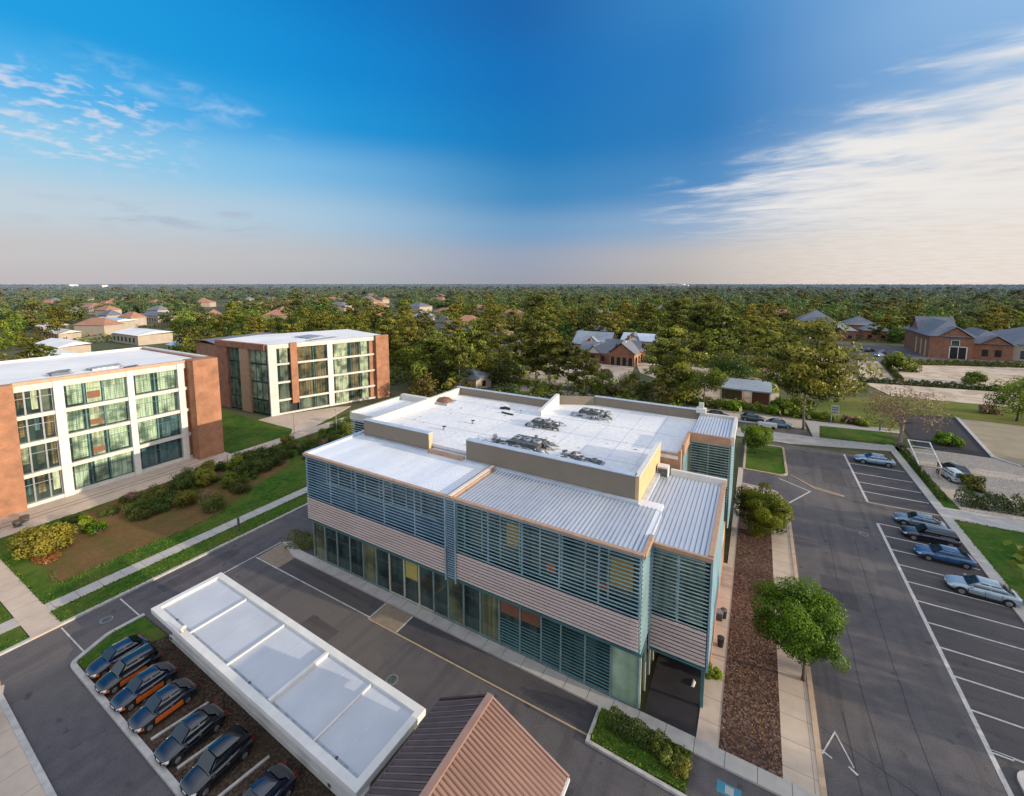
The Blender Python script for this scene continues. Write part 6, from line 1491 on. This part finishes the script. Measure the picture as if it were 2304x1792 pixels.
# ragged grass along the lawn edges
ed=[((-47.1,10.3),(-47.1,50)),((-49.45,10.3),(-49.45,50)),((-51.05,10.3),(-51.05,50)),((-65,10.3),(-51.1,10.3)),((-49.4,10.3),(-47.1,10.3)),((-7.3,22.4),(-2.1,22.4)),((-2.1,22.4),(-2.1,24.6)),((-7.3,22.4),(-7.3,24.6)),((-42.1,11.8),(-42.0,12.9)),((-41.2,9.6),(-39.9,9.55)),((20.8,40),(20.8,66)),((20.8,66),(34,66.3)),((-.4,70.1),(4.5,70.1)),((4.6,70.5),(4.6,82)),((-71.6,36),(-71.6,48)),((-53.5,12),(-53.7,26)),((-57,12.1),(-53.8,11.8))]
C=[]
for a,b in ed:
    a=np.array(a);b=np.array(b);L_=np.linalg.norm(b-a);m=int(L_*30);t_=rng.random(m);p=a+(b-a)*t_[:,None]+rng.normal(size=(m,2))*.09; C.append(np.column_stack([p,.12+rng.random(m)*.07]))
for x0,x1,y0,y1,m in ((-53.5,-47.1,10.4,40,5000),(-7.3,-2.1,22.4,24.6,900),(-66,-47.2,5.5,8.4,900)):
    C.append(np.column_stack([rng.uniform(x0,x1,m),rng.uniform(y0,y1,m),.125+rng.random(m)*.04]))
C=np.concatenate(C); q=(C[:,0]<-51.0)|(C[:,0]>-49.5)
C=C[q]; me=leaf_mesh('grass_tufts',C,rng.normal(size=C.shape)+np.array([0,0,.6]),.10+.12*rng.random(len(C)),rng.random(len(C)),.4)
tag(link_mesh('grass_tufts',me,leaf_mat('grass_blades',(.02,.07,.006),(.11,.19,.02))),kind='stuff')
# low undergrowth on the floor of the wooded belt
n=16000; relv=rng.uniform(-.95,.92,n); dv=58+rng.random(n)**1.1*300
an=math.pi/2+yaw-relv; X=dv*np.cos(an); Y=dv*np.sin(an)
ok=np.array([not blocked(a,b,-1) for a,b in zip(X,Y)]); X=X[ok];Y=Y[ok]; m=len(X)
C=np.concatenate([np.stack([X+rng.normal(size=m)*.7,Y+rng.normal(size=m)*.7,.15+rng.random(m)*1.0],axis=1) for k in range(3)])
me=leaf_mesh('undergrowth',C,rng.normal(size=C.shape)+np.array([0,0,.8]),.9+.8*rng.random(len(C)),rng.random(len(C)))
tag(link_mesh('undergrowth',me,M['leaf_broad']),kind='stuff')
# ------------------------------------------------------------------ daylight
SUN_AZ, SUN_EL = R(6), R(11.5)          # azimuth measured from +x toward +y
to_sun = Vector((math.cos(SUN_AZ)*math.cos(SUN_EL), math.sin(SUN_AZ)*math.cos(SUN_EL), math.sin(SUN_EL)))
sl = bpy.data.lights.new('sun','SUN'); sl.energy = 5.2; sl.angle = R(.5); sl.color = (1.0,.83,.62)
so = bpy.data.objects.new('sun', sl); col.objects.link(so); so.rotation_euler = to_sun.to_track_quat('Z','Y').to_euler(); so.location = (60,20,60)

wd = bpy.data.worlds.new('World'); scene.world = wd; wd.use_nodes = True; nt = wd.node_tree; nt.nodes.clear(); L = nt.links
def mth(op, a, b=None, c=None, clamp=False):
    n = nt.nodes.new('ShaderNodeMath'); n.operation = op; n.use_clamp = clamp
    for i, q in enumerate((a,b,c)):
        if q is None: continue
        if isinstance(q,(int,float)): n.inputs[i].default_value = q
        else: L.new(q, n.inputs[i])
    return n.outputs[0]
def smooth(v, a, b, lo=0.0, hi=1.0):
    n = nt.nodes.new('ShaderNodeMapRange'); n.interpolation_type = 'SMOOTHSTEP'
    n.inputs[1].default_value=a; n.inputs[2].default_value=b; n.inputs[3].default_value=lo; n.inputs[4].default_value=hi
    L.new(v, n.inputs[0]); return n.outputs[0]
def mixc(f, a, b):
    n = nt.nodes.new('ShaderNodeMix'); n.data_type='RGBA'
    for i,q in ((0,f),(6,a),(7,b)):
        if isinstance(q,(int,float)): n.inputs[i].default_value=q
        elif isinstance(q,tuple): n.inputs[i].default_value=c4(q)
        else: L.new(q,n.inputs[i])
    return n.outputs[2]
out = nt.nodes.new('ShaderNodeOutputWorld'); bg = nt.nodes.new('ShaderNodeBackground'); L.new(bg.outputs[0],out.inputs[0])
sky = nt.nodes.new('ShaderNodeTexSky'); sky.sky_type='NISHITA'; sky.sun_disc=False; sky.sun_elevation=SUN_EL; sky.sun_rotation=math.pi/2-SUN_AZ
sky.air_density=1.0; sky.dust_density=1.2; sky.ozone_density=2.0
tc = nt.nodes.new('ShaderNodeTexCoord'); d = tc.outputs['Generated']
sp = nt.nodes.new('ShaderNodeSeparateXYZ'); L.new(d,sp.inputs[0]); x,y,z = sp.outputs
zc = mth('MAXIMUM',z,0.0)
hl = mth('SQRT', mth('MAXIMUM', mth('SUBTRACT',1.0,mth('MULTIPLY',z,z)), .0001))
rr_ = mth('ADD', mth('MULTIPLY',x,.8705), mth('MULTIPLY',y,.4921))       # component across the sky, west to east
az = mth('DIVIDE', rr_, hl)
el = mth('MULTIPLY', mth('ARCSINE', z), 180/math.pi)
def lin(c): return tuple(((v/255)/12.92 if v/255<=.04045 else ((v/255+.055)/1.055)**2.4) for v in c)
def ramp(stops):
    n = nt.nodes.new('ShaderNodeValToRGB'); e = n.color_ramp.elements; n.color_ramp.interpolation='EASE'
    while len(e)<len(stops): e.new(.5)
    for i,(p,c) in enumerate(stops): e[i].position=p/45; e[i].color=c4(lin(c))
    L.new(mth('DIVIDE',el,45.0),n.inputs[0]); return n.outputs[0]
# the clear sky changes from azure in the west through deep blue to a pale warm glow toward the sun
W2 = ramp([(0,(196,190,194)),(3,(200,197,200)),(7,(196,211,222)),(12,(152,208,238)),(17,(84,182,240)),(22,(20,160,228)),(45,(0,120,200))])
W1 = ramp([(0,(182,184,191)),(3,(188,190,197)),(8,(168,200,224)),(13,(118,184,230)),(18,(20,152,222)),(24,(0,140,216)),(31,(0,126,205)),(45,(0,90,170))])
C0 = ramp([(0,(156,160,176)),(3,(150,162,186)),(7,(112,158,200)),(11,(58,138,194)),(17,(12,122,190)),(24,(12,112,188)),(31,(22,100,174)),(45,(25,80,150))])
E1 = ramp([(0,(190,181,176)),(3,(194,188,187)),(7,(150,176,208)),(12,(78,140,198)),(18,(46,124,190)),(24,(46,126,194)),(31,(62,140,204)),(45,(50,110,180))])
E2 = ramp([(0,(224,200,180)),(4,(230,213,197)),(8,(214,212,212)),(13,(170,196,224)),(19,(140,182,226)),(24,(148,190,232)),(45,(110,160,215))])
cl = mixc(smooth(az,-.80,-.30),W2,W1); cl = mixc(smooth(az,-.48,.10),cl,C0); cl = mixc(smooth(az,-.05,.48),cl,E1); cl = mixc(smooth(az,.36,.78),cl,E2)
skc = nt.nodes.new('ShaderNodeMix'); skc.data_type='RGBA'; skc.blend_type='MULTIPLY'; skc.inputs[0].default_value=1; L.new(sky.outputs[0],skc.inputs[6]); skc.inputs[7].default_value=(.12,.12,.12,1)
base = mixc(.93, skc.outputs[2], cl)
# clouds on a flat layer overhead
inv = mth('DIVIDE',1.0,mth('ADD',zc,.10)); cb = nt.nodes.new('ShaderNodeCombineXYZ'); L.new(mth('MULTIPLY',x,inv),cb.inputs[0]); L.new(mth('MULTIPLY',y,inv),cb.inputs[1])
def cnoise(sc, det, stretch=(1,1,1), rot=0, dist=0.0, off=(0,0,0)):
    mp = nt.nodes.new('ShaderNodeMapping'); mp.inputs['Scale'].default_value=stretch; mp.inputs['Rotation'].default_value=(0,0,rot); mp.inputs['Location'].default_value=off; L.new(cb.outputs[0],mp.inputs[0])
    n = nt.nodes.new('ShaderNodeTexNoise'); n.inputs['Scale'].default_value=sc; n.inputs['Detail'].default_value=det; n.inputs['Roughness'].default_value=.58; n.inputs['Distortion'].default_value=dist; L.new(mp.outputs[0],n.inputs['Vector']); return n.outputs[0]
# east: a wedge of bright cirrus widening toward the sun
edge = mth('ADD', mth('MULTIPLY',mth('SUBTRACT',az,.27),19.0), 9.6)
lowc = smooth(el,4.0,9.0)
n1 = cnoise(1.25,9,(1.0,2.6,1),rot=.55,dist=.5); n2 = cnoise(4.2,7,(1,2.2,1),rot=.55,dist=.3)
nn = mth('ADD', mth('MULTIPLY',n1,.75), mth('MULTIPLY',n2,.28))
edge = mth('ADD', edge, mth('MULTIPLY',mth('SUBTRACT',nn,.52),17.0)); under = smooth(mth('SUBTRACT',edge,el),-3.0,5.0)
thr = smooth(az,.22,.72,.60,.38)
cov = mth('MULTIPLY', mth('MULTIPLY', smooth(mth('SUBTRACT',nn,thr),-.12,.26), under), mth('MULTIPLY', smooth(az,.24,.36), lowc))
base = mixc(mth('MULTIPLY',cov,.92), base, lin((244,243,242)))
haze = mth('MULTIPLY', mth('MULTIPLY', smooth(az,.30,.74), smooth(mth('SUBTRACT',edge,el),-3,8)), mth('MULTIPLY_ADD', smooth(n2,.3,.62), .45, .40))
base = mixc(haze, base, lin((236,230,224)))
# west: altocumulus puffs, thin streak, grey low bars
pw = cnoise(8.5,3,(1,1,1),dist=.2); mW = mth('MULTIPLY', smooth(az,-.54,-.68), mth('MULTIPLY',smooth(el,9.5,12.5),smooth(el,19.5,16.5)))
base = mixc(mth('MULTIPLY',mth('MULTIPLY',smooth(pw,.47,.66),mW),.75), base, lin((214,218,232)))
band_ = mth('ABSOLUTE', mth('SUBTRACT', el, mth('ADD', mth('MULTIPLY',mth('ADD',az,.64),-14.0), 19.2)))
ps = cnoise(5.0,6,(1,1,1),dist=.4,off=(3,1,0)); mS = mth('MULTIPLY', smooth(band_,1.9,.2), mth('MULTIPLY',smooth(az,-.72,-.62),smooth(az,-.42,-.52)))
base = mixc(mth('MULTIPLY',mth('MULTIPLY',smooth(ps,.42,.66),mS),.6), base, lin((176,208,238)))
pg = cnoise(1.6,6,(1,1,1),dist=.3,off=(7,4,0)); mG = mth('MULTIPLY', mth('MULTIPLY',smooth(el,4.6,6.0),smooth(el,8.6,7.2)), mth('MULTIPLY',smooth(az,-.76,-.70),smooth(az,-.42,-.55)))
base = mixc(mth('MULTIPLY',mth('MULTIPLY',smooth(pg,.44,.62),mG),.55), base, lin((170,180,198)))
# unseen sky brightened as added fill: warm round the sun, pale overhead
sdot = nt.nodes.new('ShaderNodeVectorMath'); sdot.operation='DOT_PRODUCT'; L.new(d,sdot.inputs[0]); sdot.inputs[1].default_value=tuple(to_sun)
glow = smooth(sdot.outputs['Value'],.70,.98)
gm = nt.nodes.new('ShaderNodeMix'); gm.data_type='RGBA'; gm.blend_type='ADD'; L.new(glow,gm.inputs[0]); L.new(base,gm.inputs[6]); gm.inputs[7].default_value=(3.2,2.5,1.7,1)
hi = smooth(el,36,62); g3 = nt.nodes.new('ShaderNodeMix'); g3.data_type='RGBA'; L.new(hi,g3.inputs[0]); L.new(gm.outputs[2],g3.inputs[6]); g3.inputs[7].default_value=(1.05,1.12,1.25,1)
# back of the camera: unseen southern sky brightened as added fill
fwc = mth('DIVIDE', mth('ADD', mth('MULTIPLY',x,-.4921), mth('MULTIPLY',y,.8705)), hl)
bk = smooth(fwc,.25,-.35); g4 = nt.nodes.new('ShaderNodeMix'); g4.data_type='RGBA'; L.new(mth('MULTIPLY',bk,.8),g4.inputs[0]); L.new(g3.outputs[2],g4.inputs[6]); g4.inputs[7].default_value=(1.0,1.04,1.12,1)
L.new(g4.outputs[2],bg.inputs[0]); bg.inputs[1].default_value = 1.0

# ------------------------------------------------------------------ camera: 27 m up, tilted 6 degrees down, lens shifted
cam = bpy.data.cameras.new('camera'); co = bpy.data.objects.new('camera', cam); col.objects.link(co); scene.camera = co
co.location = (0,0,27); co.rotation_euler = (R(90-6),0,R(29.47947141878884))
cam.sensor_fit='HORIZONTAL'; cam.sensor_width = 36; cam.lens = 979.92/2304*36; cam.shift_y = -(896-740.994)/2304; cam.clip_start=.5; cam.clip_end = 30000
scene.view_settings.view_transform='Standard'; scene.view_settings.look='None'; scene.view_settings.exposure=0; scene.view_settings.gamma=1
scene.render.engine='CYCLES'; scene.cycles.max_bounces=6; scene.cycles.diffuse_bounces=3; scene.cycles.glossy_bounces=3; scene.cycles.transmission_bounces=3; scene.cycles.use_denoising=True; scene.cycles.sample_clamp_indirect=6
